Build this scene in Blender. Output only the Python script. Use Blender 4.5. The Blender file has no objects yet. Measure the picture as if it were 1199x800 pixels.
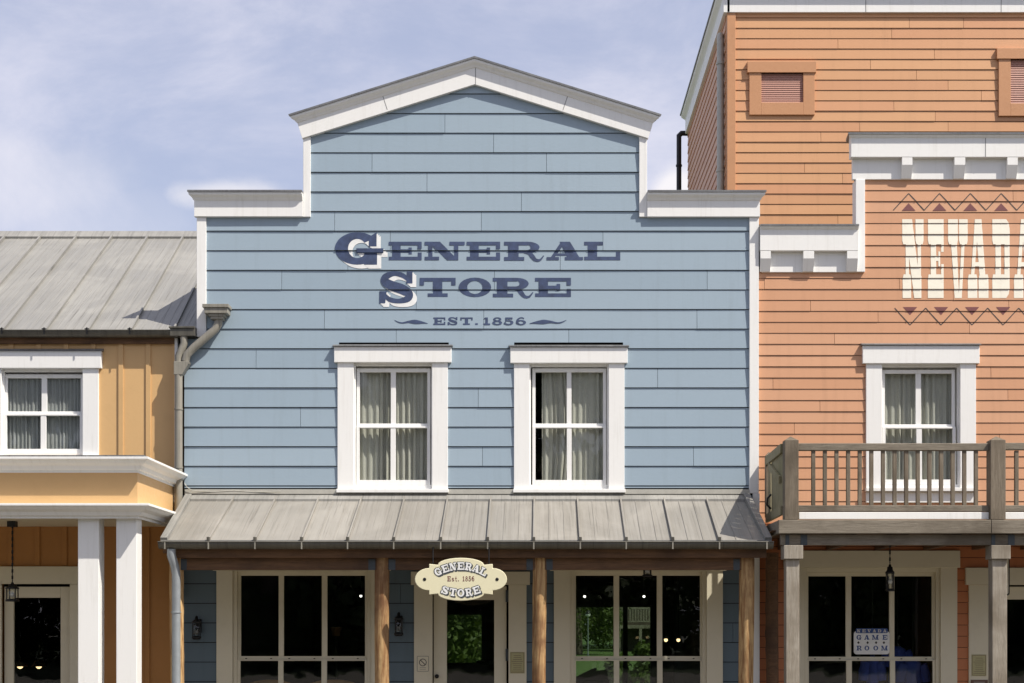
import bpy, bmesh, math, random
from mathutils import Vector
R_ = math.radians
sc = bpy.context.scene
col = sc.collection

# ------------------------------------------------------------------ camera
D = 18.0                      # camera stands 18 m in front of the blue facade (plane y = 0)
EYE = 1.7
CX, CY = 620.0, 735.0         # where the level view axis meets the photograph (1199 x 800)
cam_d = bpy.data.cameras.new('camera')
cam = bpy.data.objects.new('camera', cam_d); col.objects.link(cam)
cam.location = (0, -D, EYE); cam.rotation_euler = (R_(90), 0, 0)
cam_d.sensor_width = 36; cam_d.lens = 1800/1199*36
cam_d.shift_x = (599.5-CX)/1199; cam_d.shift_y = (CY-400)/1199
cam_d.clip_start = 0.1; cam_d.clip_end = 3000
sc.camera = cam

# ------------------------------------------------------------------ sky and sun
TO_SUN = Vector((0.87, -0.53, 1.32)).normalized()
SUN_EL = math.asin(TO_SUN.z)
SUN_AZ = math.atan2(TO_SUN.x, TO_SUN.y)      # clockwise from +Y
world = bpy.data.worlds.new('World'); sc.world = world; world.use_nodes = True
wt = world.node_tree; wt.nodes.clear()
def wn(t, **k):
    n = wt.nodes.new(t)
    for a, v in k.items(): setattr(n, a, v)
    return n
def wl(a, b): wt.links.new(a, b)
def wmath(op, a, b=None, c=None, clamp=False):
    n = wn('ShaderNodeMath', operation=op); n.use_clamp = clamp
    for i, v in enumerate((a, b, c)):
        if v is None: continue
        if isinstance(v, (int, float)): n.inputs[i].default_value = v
        else: wl(v, n.inputs[i])
    return n.outputs[0]
sky = wn('ShaderNodeTexSky', sky_type='NISHITA')
sky.sun_disc = False; sky.sun_elevation = SUN_EL; sky.sun_rotation = SUN_AZ
sky.air_density = 1.0; sky.dust_density = 2.0; sky.ozone_density = 1.5
tc = wn('ShaderNodeTexCoord')
def wnoise(scale, stretch, detail=6, rough=.55, dist=0.0, off=(0, 0, 0)):
    mp = wn('ShaderNodeMapping'); mp.inputs['Scale'].default_value = stretch; mp.inputs['Location'].default_value = off
    wl(tc.outputs['Generated'], mp.inputs[0])
    n = wn('ShaderNodeTexNoise'); n.inputs['Scale'].default_value = scale; n.inputs['Detail'].default_value = detail
    n.inputs['Roughness'].default_value = rough; n.inputs['Distortion'].default_value = dist
    wl(mp.outputs[0], n.inputs[0]); return n.outputs['Fac']
def wrange(v, a, b, c=0., d=1.):
    n = wn('ShaderNodeMapRange', interpolation_type='SMOOTHSTEP')
    n.inputs[1].default_value = a; n.inputs[2].default_value = b; n.inputs[3].default_value = c; n.inputs[4].default_value = d
    wl(v, n.inputs[0]); return n.outputs[0]
veil = wrange(wnoise(4.2, (1, 1, 2.2), 10, .62, .5, (3.1, 0, 1.7)), .34, .72, .08, .72)
puff_n = wnoise(14, (1, 1, 1.3), 8, .6, 0.2)
sepn = wn('ShaderNodeSeparateXYZ'); wl(tc.outputs['Generated'], sepn.inputs[0])
SKY_PUFFS = [(-.197, .281, .036, .013), (.096, .284, .017, .018), (-.335, .292, .075, .030), (-.27, .262, .06, .025)]
puffs = None
yy = wmath('MAXIMUM', sepn.outputs[1], .05)
u = wmath('DIVIDE', sepn.outputs[0], yy); v = wmath('DIVIDE', sepn.outputs[2], yy)
ahead = wrange(sepn.outputs[1], .1, .3)
for i, (ux, vz, rx, rz) in enumerate(SKY_PUFFS):
    a = wmath('POWER', wmath('DIVIDE', wmath('SUBTRACT', u, ux), rx), 2.)
    b = wmath('POWER', wmath('DIVIDE', wmath('SUBTRACT', v, vz), rz), 2.)
    d = wmath('SQRT', wmath('ADD', a, b))
    d = wmath('ADD', d, wmath('MULTIPLY', wmath('SUBTRACT', puff_n, .5), 1.4))
    m = wrange(d, .55, 1.25, (.55, .75, .16, .10)[i], 0.)
    puffs = m if puffs is None else wmath('MAXIMUM', puffs, m)
puffs = wmath('MULTIPLY', puffs, ahead)
tint = wn('ShaderNodeMix', data_type='RGBA'); tint.inputs[0].default_value = 0.45   # thin high haze over the whole sky
wl(sky.outputs[0], tint.inputs[6]); tint.inputs[7].default_value = (4.9, 5.05, 6.7, 1)
m1 = wn('ShaderNodeMix', data_type='RGBA'); wl(veil, m1.inputs[0]); wl(tint.outputs[2], m1.inputs[6]); m1.inputs[7].default_value = (6.6, 6.45, 7.2, 1)
m2 = wn('ShaderNodeMix', data_type='RGBA'); wl(puffs, m2.inputs[0]); wl(m1.outputs[2], m2.inputs[6]); m2.inputs[7].default_value = (7.6, 7.3, 7.3, 1)
bg = wn('ShaderNodeBackground'); bg.inputs[1].default_value = 0.10
wl(m2.outputs[2], bg.inputs[0])
wo = wn('ShaderNodeOutputWorld'); wl(bg.outputs[0], wo.inputs[0])

sun_d = bpy.data.lights.new('sun', 'SUN'); sun_d.energy = 4.8; sun_d.angle = R_(0.5); sun_d.color = (1.0, .93, .83)
sun = bpy.data.objects.new('sun', sun_d); col.objects.link(sun)
sun.rotation_euler = (-TO_SUN).to_track_quat('-Z', 'Y').to_euler(); sun.location = (10, -10, 20)
sc.view_settings.view_transform = 'Standard'; sc.view_settings.look = 'None'
sc.view_settings.exposure = 0.44; sc.view_settings.gamma = 1.0
sc.view_settings.use_curve_mapping = False
sc.render.engine = 'CYCLES'; sc.cycles.use_denoising = True
sc.cycles.max_bounces = 8; sc.cycles.transparent_max_bounces = 24; sc.cycles.caustics_reflective = False; sc.cycles.caustics_refractive = False

# ------------------------------------------------------------------ measuring: a spot of the facade at a given distance in front of plane y = 0
def px(x, out=0.): return (x-CX)/100*(D-out)/D
def pz(y, out=0.): return EYE+(CY-y)/100*(D-out)/D

# ------------------------------------------------------------------ materials
def new_mat(name):
    m = bpy.data.materials.new(name); m.use_nodes = True
    nt = m.node_tree; b = nt.nodes['Principled BSDF']; return m, nt, b
def nn(nt, t, **k):
    n = nt.nodes.new(t)
    for a, v in k.items(): setattr(n, a, v)
    return n
def noise(nt, scale, stretch=(1, 1, 1), detail=5, rough=.55, dist=0., coord='Object'):
    t = nn(nt, 'ShaderNodeTexCoord'); mp = nn(nt, 'ShaderNodeMapping'); mp.inputs['Scale'].default_value = stretch
    nt.links.new(t.outputs[coord], mp.inputs[0])
    n = nn(nt, 'ShaderNodeTexNoise'); n.inputs['Scale'].default_value = scale; n.inputs['Detail'].default_value = detail
    n.inputs['Roughness'].default_value = rough; n.inputs['Distortion'].default_value = dist
    nt.links.new(mp.outputs[0], n.inputs[0]); return n.outputs['Fac']
def rng(nt, v, a, b, c, d):
    n = nn(nt, 'ShaderNodeMapRange'); n.inputs[1].default_value = a; n.inputs[2].default_value = b
    n.inputs[3].default_value = c; n.inputs[4].default_value = d; nt.links.new(v, n.inputs[0]); return n.outputs[0]
def mixc(nt, f, a, b, mode='MIX'):
    n = nn(nt, 'ShaderNodeMix', data_type='RGBA', blend_type=mode)
    for i, v in ((0, f), (6, a), (7, b)):
        if isinstance(v, (int, float)): n.inputs[i].default_value = v
        elif isinstance(v, tuple): n.inputs[i].default_value = v+(1,) if len(v) == 3 else v
        else: nt.links.new(v, n.inputs[i])
    return n.outputs[2]
def mul(nt, a, b):
    n = nn(nt, 'ShaderNodeMath', operation='MULTIPLY')
    for i, v in enumerate((a, b)):
        if isinstance(v, (int, float)): n.inputs[i].default_value = v
        else: nt.links.new(v, n.inputs[i])
    return n.outputs[0]
def bump(nt, b, h, strength, dist):
    n = nn(nt, 'ShaderNodeBump'); n.inputs['Strength'].default_value = strength; n.inputs['Distance'].default_value = dist
    nt.links.new(h, n.inputs['Height']); nt.links.new(n.outputs[0], b.inputs['Normal'])

def paint(name, c, dirt=(.45, .42, .36), amount=.25, grain=(1, 1, 14), rough=.5, boards=False, bump_s=.25, tint2=None, drip=False):
    m, nt, b = new_mat(name)
    cc = c
    if boards:
        at = nn(nt, 'ShaderNodeAttribute', attribute_name='rnd')
        c2 = tint2 or tuple(x*.90 for x in c)
        cc = mixc(nt, rng(nt, at.outputs['Fac'], 0, 1, 0, 1), c, c2)
    soft = noise(nt, 1.1, (1, 1, 1), 5, .6, .3)
    cc = mixc(nt, rng(nt, soft, .42, .75, 0, amount*.6), cc, tuple(min(1, x*1.10) for x in c))
    streak = noise(nt, 3.2, (7, 2, .5) if drip else (grain[2]*.18 if grain[2] > 1 else 1, 1, 1/ max(1, grain[2]*.25)), 6, .65)
    cc = mixc(nt, rng(nt, streak, .52, .80, 0, amount), cc, tuple(x*y for x, y in zip(c, dirt)))
    nt.links.new(cc, b.inputs['Base Color'])
    g = noise(nt, 22, grain, 4, .6)
    nt.links.new(rng(nt, g, .3, .7, rough-.08, rough+.12), b.inputs['Roughness'])
    bump(nt, b, g, bump_s, .004)
    return m
def wood(name, c1, c2, c3, along='z', scale=6., rough=.75, bs=.5):
    m, nt, b = new_mat(name)
    st = {'z': (5, 5, .45), 'x': (.45, 5, 5), 'y': (5, .45, 5)}[along]
    g = noise(nt, scale, st, 8, .65, .9)
    g2 = noise(nt, 1.6, (1, 1, 1), 4, .6)
    g3 = noise(nt, scale*3, st, 6, .7)
    cc = mixc(nt, rng(nt, g, .38, .60, 0, 1), c1, c2)
    cc = mixc(nt, rng(nt, g2, .47, .66, 0, .85), cc, c3)
    cc = mixc(nt, rng(nt, g3, .56, .74, 0, .7), cc, tuple(x*.35 for x in c1))
    nt.links.new(cc, b.inputs['Base Color']); b.inputs['Roughness'].default_value = rough
    bump(nt, b, g3, bs, .008)
    return m
def metal_roof(name, c, stain, slope_axis='y', rough=.5, metallic=.0, flow=(7, .35, .35)):
    m, nt, b = new_mat(name)
    s = noise(nt, 2.2, flow, 8, .65, .1)
    s2 = noise(nt, .9, (1, 1, 1), 6, .65, .8)
    s3 = noise(nt, 9, (5, .08, .08), 5, .7)
    cc = mixc(nt, rng(nt, s, .30, .62, 0, .75), c, stain)
    cc = mixc(nt, rng(nt, s2, .46, .68, 0, .5), cc, tuple(min(1, x*1.28) for x in c))
    cc = mixc(nt, rng(nt, s3, .54, .70, 0, .8), cc, tuple(x*.62 for x in stain))
    at = nn(nt, 'ShaderNodeAttribute', attribute_name='rnd')
    cc = mixc(nt, rng(nt, at.outputs['Fac'], 0, 1, 0, .30), cc, tuple(x*.75 for x in c))
    nt.links.new(cc, b.inputs['Base Color'])
    nt.links.new(rng(nt, s2, .3, .7, rough-.1, rough+.15), b.inputs['Roughness']); b.inputs['Metallic'].default_value = metallic
    bump(nt, b, s2, .25, .03)
    return m
def flat(name, c, rough=.6, metallic=0., var=.12):
    m, nt, b = new_mat(name)
    n = noise(nt, 14, (1, 1, 1), 4, .6)
    nt.links.new(mixc(nt, rng(nt, n, .35, .7, 0, 1), c, tuple(x*(1-var) for x in c)), b.inputs['Base Color'])
    b.inputs['Roughness'].default_value = rough; b.inputs['Metallic'].default_value = metallic
    return m
def emit(name, c, s):
    m, nt, b = new_mat(name); b.inputs['Base Color'].default_value = c+(1,)
    b.inputs['Emission Color'].default_value = c+(1,); b.inputs['Emission Strength'].default_value = s; return m
def glass_mat(name='window_glass', c=(.95, .97, .96)):
    m, nt, b = new_mat(name); nt.nodes.remove(b)
    o = nt.nodes['Material Output']
    fr = nn(nt, 'ShaderNodeFresnel'); fr.inputs[0].default_value = 1.5
    ge = nn(nt, 'ShaderNodeNewGeometry'); inv = nn(nt, 'ShaderNodeMath', operation='SUBTRACT'); inv.inputs[0].default_value = 1.7
    m17 = mul(nt, ge.outputs['Backfacing'], 1.7); nt.links.new(m17, inv.inputs[1])
    fac = nn(nt, 'ShaderNodeMath', operation='MULTIPLY'); fac.use_clamp = True; nt.links.new(fr.outputs[0], fac.inputs[0]); nt.links.new(inv.outputs[0], fac.inputs[1])
    t = nn(nt, 'ShaderNodeBsdfTransparent'); t.inputs[0].default_value = c+(1,)
    g = nn(nt, 'ShaderNodeBsdfGlossy'); g.inputs['Roughness'].default_value = 0.0
    n = noise(nt, 2.5, (1, 1, 1), 2, .5)
    bp = nn(nt, 'ShaderNodeBump'); bp.inputs['Strength'].default_value = .06; bp.inputs['Distance'].default_value = .02
    nt.links.new(n, bp.inputs['Height']); nt.links.new(bp.outputs[0], g.inputs['Normal'])
    mx = nn(nt, 'ShaderNodeMixShader'); nt.links.new(fac.outputs[0], mx.inputs[0])
    nt.links.new(t.outputs[0], mx.inputs[1]); nt.links.new(g.outputs[0], mx.inputs[2]); nt.links.new(mx.outputs[0], o.inputs[0]); return m
def cloth(name, c, trans=.35):
    m, nt, b = new_mat(name); o = nt.nodes['Material Output']
    n = noise(nt, 60, (1, 1, 1), 3, .6)
    cc = mixc(nt, rng(nt, n, .3, .7, 0, 1), c, tuple(x*.88 for x in c))
    nt.links.new(cc, b.inputs['Base Color']); b.inputs['Roughness'].default_value = .9
    t = nn(nt, 'ShaderNodeBsdfTranslucent'); nt.links.new(cc, t.inputs[0])
    mx = nn(nt, 'ShaderNodeMixShader'); mx.inputs[0].default_value = trans
    nt.links.new(b.outputs[0], mx.inputs[1]); nt.links.new(t.outputs[0], mx.inputs[2]); nt.links.new(mx.outputs[0], o.inputs[0]); return m
def leaf_mat(name, c1, c2):
    m, nt, b = new_mat(name); o = nt.nodes['Material Output']
    at = nn(nt, 'ShaderNodeAttribute', attribute_name='rnd')
    cc = mixc(nt, at.outputs['Fac'], c1, c2)
    nt.links.new(cc, b.inputs['Base Color']); b.inputs['Roughness'].default_value = .6
    t = nn(nt, 'ShaderNodeBsdfTranslucent'); nt.links.new(cc, t.inputs[0])
    mx = nn(nt, 'ShaderNodeMixShader'); mx.inputs[0].default_value = .3
    nt.links.new(b.outputs[0], mx.inputs[1]); nt.links.new(t.outputs[0], mx.inputs[2]); nt.links.new(mx.outputs[0], o.inputs[0]); return m

M = dict(
    tinted=glass_mat('tinted_glass', (.50, .56, .50)),
    pipe_light=flat('light_grey_pipe', (.46, .45, .40), .45, .1),
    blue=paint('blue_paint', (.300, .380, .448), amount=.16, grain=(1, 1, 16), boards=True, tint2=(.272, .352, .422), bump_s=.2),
    slate=paint('dark_blue_boards', (.105, .150, .180), amount=.2, grain=(1, 1, 16), boards=True, bump_s=.2),  # darker tone than the blue boards above the porch roof
    deep_orange=paint('deep_orange_boards', (.52, .185, .070), amount=.2, grain=(1, 1, 16), boards=True, bump_s=.2),  # deeper tone than the orange boards above the balcony
    white=paint('white_paint', (.80, .80, .78), dirt=(.62, .60, .55), amount=.30, grain=(1, 1, 1), drip=True, rough=.45, bump_s=.12),
    cream=paint('cream_paint', (.68, .63, .48), amount=.18, grain=(1, 1, 1), rough=.5, bump_s=.12),
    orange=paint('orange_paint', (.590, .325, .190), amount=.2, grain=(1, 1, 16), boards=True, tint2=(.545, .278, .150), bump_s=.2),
    tower=paint('tower_paint', (.600, .325, .155), amount=.2, grain=(1, 1, 16), boards=True, tint2=(.56, .272, .135), bump_s=.2),
    tower_trim=paint('tower_trim_paint', (.52, .26, .125), amount=.2, grain=(1, 1, 1)),
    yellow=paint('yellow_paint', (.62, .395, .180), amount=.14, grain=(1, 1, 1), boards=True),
    ochre=paint('dark_ochre_boards', (.42, .19, .048), amount=.2, grain=(1, 1, 1), boards=True),  # darker, browner tone than the upper yellow wall
    navy=flat('navy_lettering', (.042, .066, .145), .6, var=.40),
    lwhite=flat('white_lettering', (.78, .79, .78), .6),
    cream_l=flat('cream_lettering', (.80, .76, .64), .6, var=.06),
    maroon=flat('maroon_lettering', (.16, .045, .045), .6),
    ink=flat('black_lettering', (.03, .025, .025), .6),
    zinc=metal_roof('zinc_roof', (.275, .262, .235), (.185, .172, .148), flow=(9, .3, .3)),
    tin=metal_roof('tin_roof', (.27, .265, .245), (.18, .176, .162), flow=(11, .22, .22)),
    gutter=metal_roof('gutter_metal', (.13, .122, .10), (.075, .07, .058), rough=.45, metallic=.3),
    pipe=metal_roof('pipe_metal', (.27, .255, .215), (.19, .18, .15), rough=.5, flow=(6, 6, .4)),
    pipe_grey=flat('grey_painted_pipe', (.30, .33, .35), .45, .2),
    coping=metal_roof('coping_metal', (.21, .215, .22), (.14, .14, .14), rough=.45, metallic=.4),
    post=wood('pine_log', (.24, .115, .038), (.54, .36, .165), (.13, .055, .02), 'z', 5),
    beam=wood('brown_beam', (.10, .050, .022), (.165, .085, .038), (.06, .03, .014), 'x'),
    greywood=wood('grey_weathered_wood', (.26, .225, .175), (.34, .305, .25), (.17, .14, .10), 'z', 7),
    greyrail=wood('grey_weathered_rail', (.16, .135, .10), (.225, .195, .15), (.10, .08, .055), 'x', 7),
    greypost=wood('dark_weathered_post', (.145, .115, .08), (.20, .165, .12), (.09, .07, .045), 'z', 7),
    mossy=wood('mossy_planks', (.22, .195, .115), (.29, .26, .16), (.155, .15, .06), 'z', 7),
    iron=flat('black_iron', (.012, .012, .013), .45, .3),
    plate=flat('bluegrey_plate', (.06, .072, .082), .5, .2),
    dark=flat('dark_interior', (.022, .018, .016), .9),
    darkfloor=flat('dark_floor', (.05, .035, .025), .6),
    shell=flat('body_wall_paint', (.25, .25, .25), .8),
    curtain=cloth('curtain_cloth', (.74, .71, .64), .30),
    gauze=cloth('grey_gauze', (.60, .60, .60), .4),
    glass=glass_mat(),
    sign=paint('sign_cream', (.72, .68, .47), amount=.12, grain=(1, 1, 1), rough=.4, bump_s=.05),
    plaque=flat('plaque_yellow', (.45, .42, .22), .5), plaque_b=flat('plaque_brown', (.13, .07, .045), .5),
    paper=flat('paper_sign', (.62, .60, .55), .6), bluep=flat('blue_print', (.03, .075, .24), .5),
    paving=flat('paving', (.15, .14, .12), .85), grass=flat('lawn', (.10, .165, .03), .9, var=.5), verge=flat('verge', (.025, .04, .01), .95, var=.5),
    leaf=leaf_mat('foliage', (.035, .065, .014), (.085, .125, .03)), leaf2=leaf_mat('bright_foliage', (.06, .10, .015), (.15, .20, .04)),
    bark=wood('bark', (.08, .06, .045), (.12, .095, .07), (.05, .04, .03), 'z'),
    bulb=emit('warm_bulb', (1.0, .72, .36), 1.6), spot=emit('spot_bulb', (1.0, .95, .85), 2.0),
    shade=flat('lamp_shade_cloth', (.30, .16, .06), .8), chair=wood('chair_wood', (.32, .18, .07), (.42, .25, .11), (.22, .12, .05), 'x'),
    stand_in_blue_cloth=flat('stand_in_blue_cloth', (.06, .10, .42), .9), globe=flat('globe_glass', (.8, .8, .75), .3),
)

# ------------------------------------------------------------------ mesh helpers
ORG = {}
class MB:
    def __init__(s): s.v = []; s.f = []; s.r = []; s.cur = 0.; s.smooth = []
    def add(s, vs, fs, smooth=False):
        o = len(s.v); s.v += [tuple(p) for p in vs]
        for f in fs: s.f.append([i+o for i in f]); s.r.append(s.cur); s.smooth.append(smooth)
        return s
    def box(s, x0, x1, y0, y1, z0, z1):
        if x0 > x1: x0, x1 = x1, x0
        if y0 > y1: y0, y1 = y1, y0
        if z0 > z1: z0, z1 = z1, z0
        return s.add([(x0, y0, z0), (x1, y0, z0), (x1, y1, z0), (x0, y1, z0), (x0, y0, z1), (x1, y0, z1), (x1, y1, z1), (x0, y1, z1)],
                     [(0, 3, 2, 1), (4, 5, 6, 7), (0, 1, 5, 4), (1, 2, 6, 5), (2, 3, 7, 6), (3, 0, 4, 7)])
    def prism(s, poly, y0, y1):                       # poly in (x, z)
        n = len(poly)
        vs = [(x, y0, z) for x, z in poly]+[(x, y1, z) for x, z in poly]
        fs = [tuple(range(n)), tuple(range(2*n-1, n-1, -1))]+[(i, i+n, (i+1) % n+n, (i+1) % n) for i in range(n)]
        return s.add(vs, fs)
    def extr_x(s, poly, x0, x1, smooth=False):                      # poly in (y, z)
        n = len(poly)
        vs = [(x0, y, z) for y, z in poly]+[(x1, y, z) for y, z in poly]
        fs = [tuple(range(n)), tuple(range(2*n-1, n-1, -1))]
        s.add(vs, fs)
        return s.add(vs, [(i, i+n, (i+1) % n+n, (i+1) % n) for i in range(n)], smooth)
    def beam(s, a, b, w, h, up=(0, 0, 1)):
        a = Vector(a); b = Vector(b); d = (b-a).normalized(); sd = d.cross(Vector(up)).normalized(); u2 = sd.cross(d)
        vs = []
        for p in (a, b):
            for i, j in ((-1, -1), (1, -1), (1, 1), (-1, 1)): vs.append(p+sd*i*w/2+u2*j*h/2)
        return s.add(vs, [(0, 1, 2, 3), (7, 6, 5, 4), (0, 4, 5, 1), (1, 5, 6, 2), (2, 6, 7, 3), (3, 7, 4, 0)])
    def tube(s, pts, r, n=12, caps=True):
        pts = [Vector(p) for p in pts]; rs = r if isinstance(r, (list, tuple)) else [r]*len(pts)
        vs = []; prev = None
        for i, p in enumerate(pts):
            if i == 0: d = pts[1]-p
            elif i == len(pts)-1: d = p-pts[-2]
            else: d = (pts[i+1]-p).normalized()+(p-pts[i-1]).normalized()
            d.normalize()
            if prev is None:
                ref = Vector((0, 1, 0)) if abs(d.y) < .9 else Vector((1, 0, 0)); u_ = d.cross(ref).normalized()
            else: u_ = (prev-d*prev.dot(d)).normalized()
            prev = u_; w_ = d.cross(u_)
            for k in range(n):
                a = 2*math.pi*k/n; vs.append(p+(u_*math.cos(a)+w_*math.sin(a))*rs[i])
        fs = []
        for i in range(len(pts)-1):
            for k in range(n): fs.append((i*n+k, i*n+(k+1) % n, (i+1)*n+(k+1) % n, (i+1)*n+k))
        s.add(vs, fs, True)
        if caps:
            s.add(vs[:n], [tuple(range(n-1, -1, -1))]); s.add(vs[-n:], [tuple(range(n))])
        return s
    def lathe(s, c, prof, n=20, axis='z'):            # prof: (r, h)
        vs = []
        for r, h in prof:
            for k in range(n):
                a = 2*math.pi*k/n
                if axis == 'z': vs.append((c[0]+r*math.cos(a), c[1]+r*math.sin(a), c[2]+h))
                else: vs.append((c[0]+r*math.cos(a), c[1]+h, c[2]+r*math.sin(a)))
        fs = []
        for i in range(len(prof)-1):
            for k in range(n): fs.append((i*n+k, i*n+(k+1) % n, (i+1)*n+(k+1) % n, (i+1)*n+k))
        return s.add(vs, fs, True)
    def ball(s, c, r, n=14, sx=1, sz=1):
        return s.lathe(c, [(max(1e-4, r*sx*math.sin(math.pi*i/8)), -r*sz*math.cos(math.pi*i/8)) for i in range(9)], n)
    def sweep(s, path, prof, base, flare0=True, flare1=True, o_ref=.045, cap=True):
        """prof: (down, out) points swept along a polyline of (x, z); ends flare like a mitred return."""
        P = [Vector((x, z)) for x, z in path]; n = len(prof); rings = []
        for i, p in enumerate(P):
            ds = []
            if i > 0: ds.append((p-P[i-1]).normalized())
            if i < len(P)-1: ds.append((P[i+1]-p).normalized())
            ns = [Vector((d.y, -d.x)) for d in ds]
            nm = sum(ns, Vector((0, 0))).normalized(); k = 1/nm.dot(ns[0])
            ring = []
            for dn, o in prof:
                q = p+nm*k*dn
                e = max(0, o-o_ref)
                if i == 0 and flare0: q = q-ds[0]*e
                if i == len(P)-1 and flare1: q = q+ds[0]*e
                ring.append((q.x, -(base+o), q.y))
            rings.append(ring)
        vs = [v for r in rings for v in r]; fs = []
        for i in range(len(P)-1):
            for k in range(n): fs.append((i*n+k, (i+1)*n+k, (i+1)*n+(k+1) % n, i*n+(k+1) % n))
        if cap: fs += [tuple(range(n)), tuple(range(len(vs)-1, len(vs)-n-1, -1))]
        return s.add(vs, fs)
    def build(s, name, mat, parent=None, bevel=0., label=None):
        o = ORG.get(parent.name, Vector((0, 0, 0))) if parent else Vector((0, 0, 0))
        me = bpy.data.meshes.new(name); me.from_pydata([(x-o.x, y-o.y, z-o.z) for x, y, z in s.v], [], s.f)
        bm = bmesh.new(); bm.from_mesh(me)
        lay = bm.faces.layers.float.new('rnd'); bm.faces.ensure_lookup_table()
        for f, r, sm in zip(bm.faces, s.r, s.smooth): f[lay] = r; f.smooth = sm
        bmesh.ops.recalc_face_normals(bm, faces=bm.faces[:]); bm.to_mesh(me); bm.free()
        me.materials.append(M[mat] if isinstance(mat, str) else mat)
        ob = bpy.data.objects.new(name, me); col.objects.link(ob)
        if parent: ob.parent = parent; ORG[ob.name] = o
        else: ORG[ob.name] = o
        if bevel:
            b = ob.modifiers.new('bevel', 'BEVEL'); b.width = bevel; b.segments = 2; b.limit_method = 'ANGLE'; b.angle_limit = R_(40)
            b.harden_normals = False
        if label: ob['label'] = label
        return ob
def thing(name, loc, label, cat, group=None):
    o = bpy.data.objects.new(name, None); col.objects.link(o); o.location = loc; o.empty_display_size = .2
    ORG[o.name] = Vector(loc); o['label'] = label; o['category'] = cat
    if group: o['group'] = group
    return o
def tag(o, label=None, cat=None, group=None, kind=None):
    for k, v in (('label', label), ('category', cat), ('group', group), ('kind', kind)):
        if v: o[k] = v
    return o
def hollow(mb, x0, x1, y0, y1, z0, z1, hx0, hx1, hz0, hz1):    # a front slab with a rectangular hole
    mb.box(x0, hx0, y0, y1, z0, z1); mb.box(hx1, x1, y0, y1, z0, z1)
    mb.box(hx0, hx1, y0, y1, z0, hz0); mb.box(hx0, hx1, y0, y1, hz1, z1)

# ---- lapped siding
def clip(poly, a, b, c):             # keep a*x + b*z + c >= 0
    out = []
    for i, p in enumerate(poly):
        q = poly[(i+1) % len(poly)]
        dp = a*p[0]+b*p[1]+c; dq = a*q[0]+b*q[1]+c
        if dp >= 0: out.append(p)
        if (dp > 0 and dq < 0) or (dp < 0 and dq > 0):
            t = dp/(dp-dq); out.append((p[0]+(q[0]-p[0])*t, p[1]+(q[1]-p[1])*t))
    return out
def clip_convex(poly, reg):
    ar = sum(reg[i][0]*reg[(i+1) % len(reg)][1]-reg[(i+1) % len(reg)][0]*reg[i][1] for i in range(len(reg)))
    if ar < 0: reg = reg[::-1]
    for i in range(len(reg)):
        p, q = reg[i], reg[(i+1) % len(reg)]
        a, b = -(q[1]-p[1]), q[0]-p[0]
        poly = clip(poly, a, b, -(a*p[0]+b*p[1]))
        if len(poly) < 3: return []
    return poly
def rect_minus(c, h):
    x0, x1, z0, z1 = c; a0, a1, b0, b1 = h
    if a1 <= x0 or a0 >= x1 or b1 <= z0 or b0 >= z1: return [c]
    r = []
    if b0 > z0: r.append((x0, x1, z0, b0))
    if b1 < z1: r.append((x0, x1, b1, z1))
    zz0, zz1 = max(z0, b0), min(z1, b1)
    if a0 > x0: r.append((x0, a0, zz0, zz1))
    if a1 < x1: r.append((a1, x1, zz0, zz1))
    return r
class Siding:
    def __init__(s, zs, out, lap, seed, shadow_gap=.006):
        s.sg = shadow_gap
        s.rg = random.Random(seed); zs = sorted(zs); s.out = out
        s.bands = [(a, b, lap*s.rg.uniform(.8, 1.3)) for a, b in zip(zs, zs[1:])]
    def f(s, band, z): a, b, l = band; return s.out+.003+l*(1-(z-a)/(b-a))
    def mesh(s, regions, holes, joints, x0, x1, gap=.0022):
        mb = MB()
        for bi, band in enumerate(s.bands):
            a, b, l = band
            js = sorted(j for j, zj in joints if a <= zj < b)
            xs = [x0]+js+[x1]
            for sa, sb in zip(xs, xs[1:]):
                mb.cur = s.rg.random()
                ca = sa+(gap if sa > x0 else 0); cb = sb-(gap if sb < x1 else 0)
                sag = s.rg.uniform(-.0018, .0018)
                cells = []
                nx = max(1, int((cb-ca)/.45))                     # chop long boards so their edge can wander a little
                cuts = [ca+(cb-ca)*i/nx for i in range(nx+1)]
                cells = [(p, q, a+s.sg, b) for p, q in zip(cuts, cuts[1:])]
                ph = s.rg.uniform(0, 6.28); k0 = s.rg.uniform(.0, .22)
                def fy(x, z): return s.out+.003+l*(1-k0-.16*(.5+.5*math.sin(x*2.3+ph)))*(1-(z-a)/(b-a))
                for h in holes: cells = [q for c in cells for q in rect_minus(c, h)]
                for c in cells:
                    r = [(c[0], c[2]), (c[1], c[2]), (c[1], c[3]), (c[0], c[3])]
                    for reg in regions:
                        p = clip_convex(r, reg)
                        if len(p) < 3: continue
                        n = len(p)
                        vs = [(x, -fy(x, z), z) for x, z in p]+[(x, -s.out+.01, z) for x, z in p]
                        mb.add(vs, [tuple(range(n))]+[(i, (i+1) % n, (i+1) % n+n, i+n) for i in range(n)])
        return mb
    def paint(s, groups, mb, lift=.0012, step=.00018):
        """groups: lists of convex polygons (x, z); every group is one coat laid over the one before."""
        for gi, g in enumerate(groups):
            for poly in g:
                for band in s.bands:
                    a, b, l = band
                    p = clip(clip(poly, 0, 1, -a-s.sg), 0, -1, b-.0004)
                    if len(p) >= 3:
                        mb.add([(x, -(s.f(band, z)+lift+step*gi), z) for x, z in p], [tuple(range(len(p)))])

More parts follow.
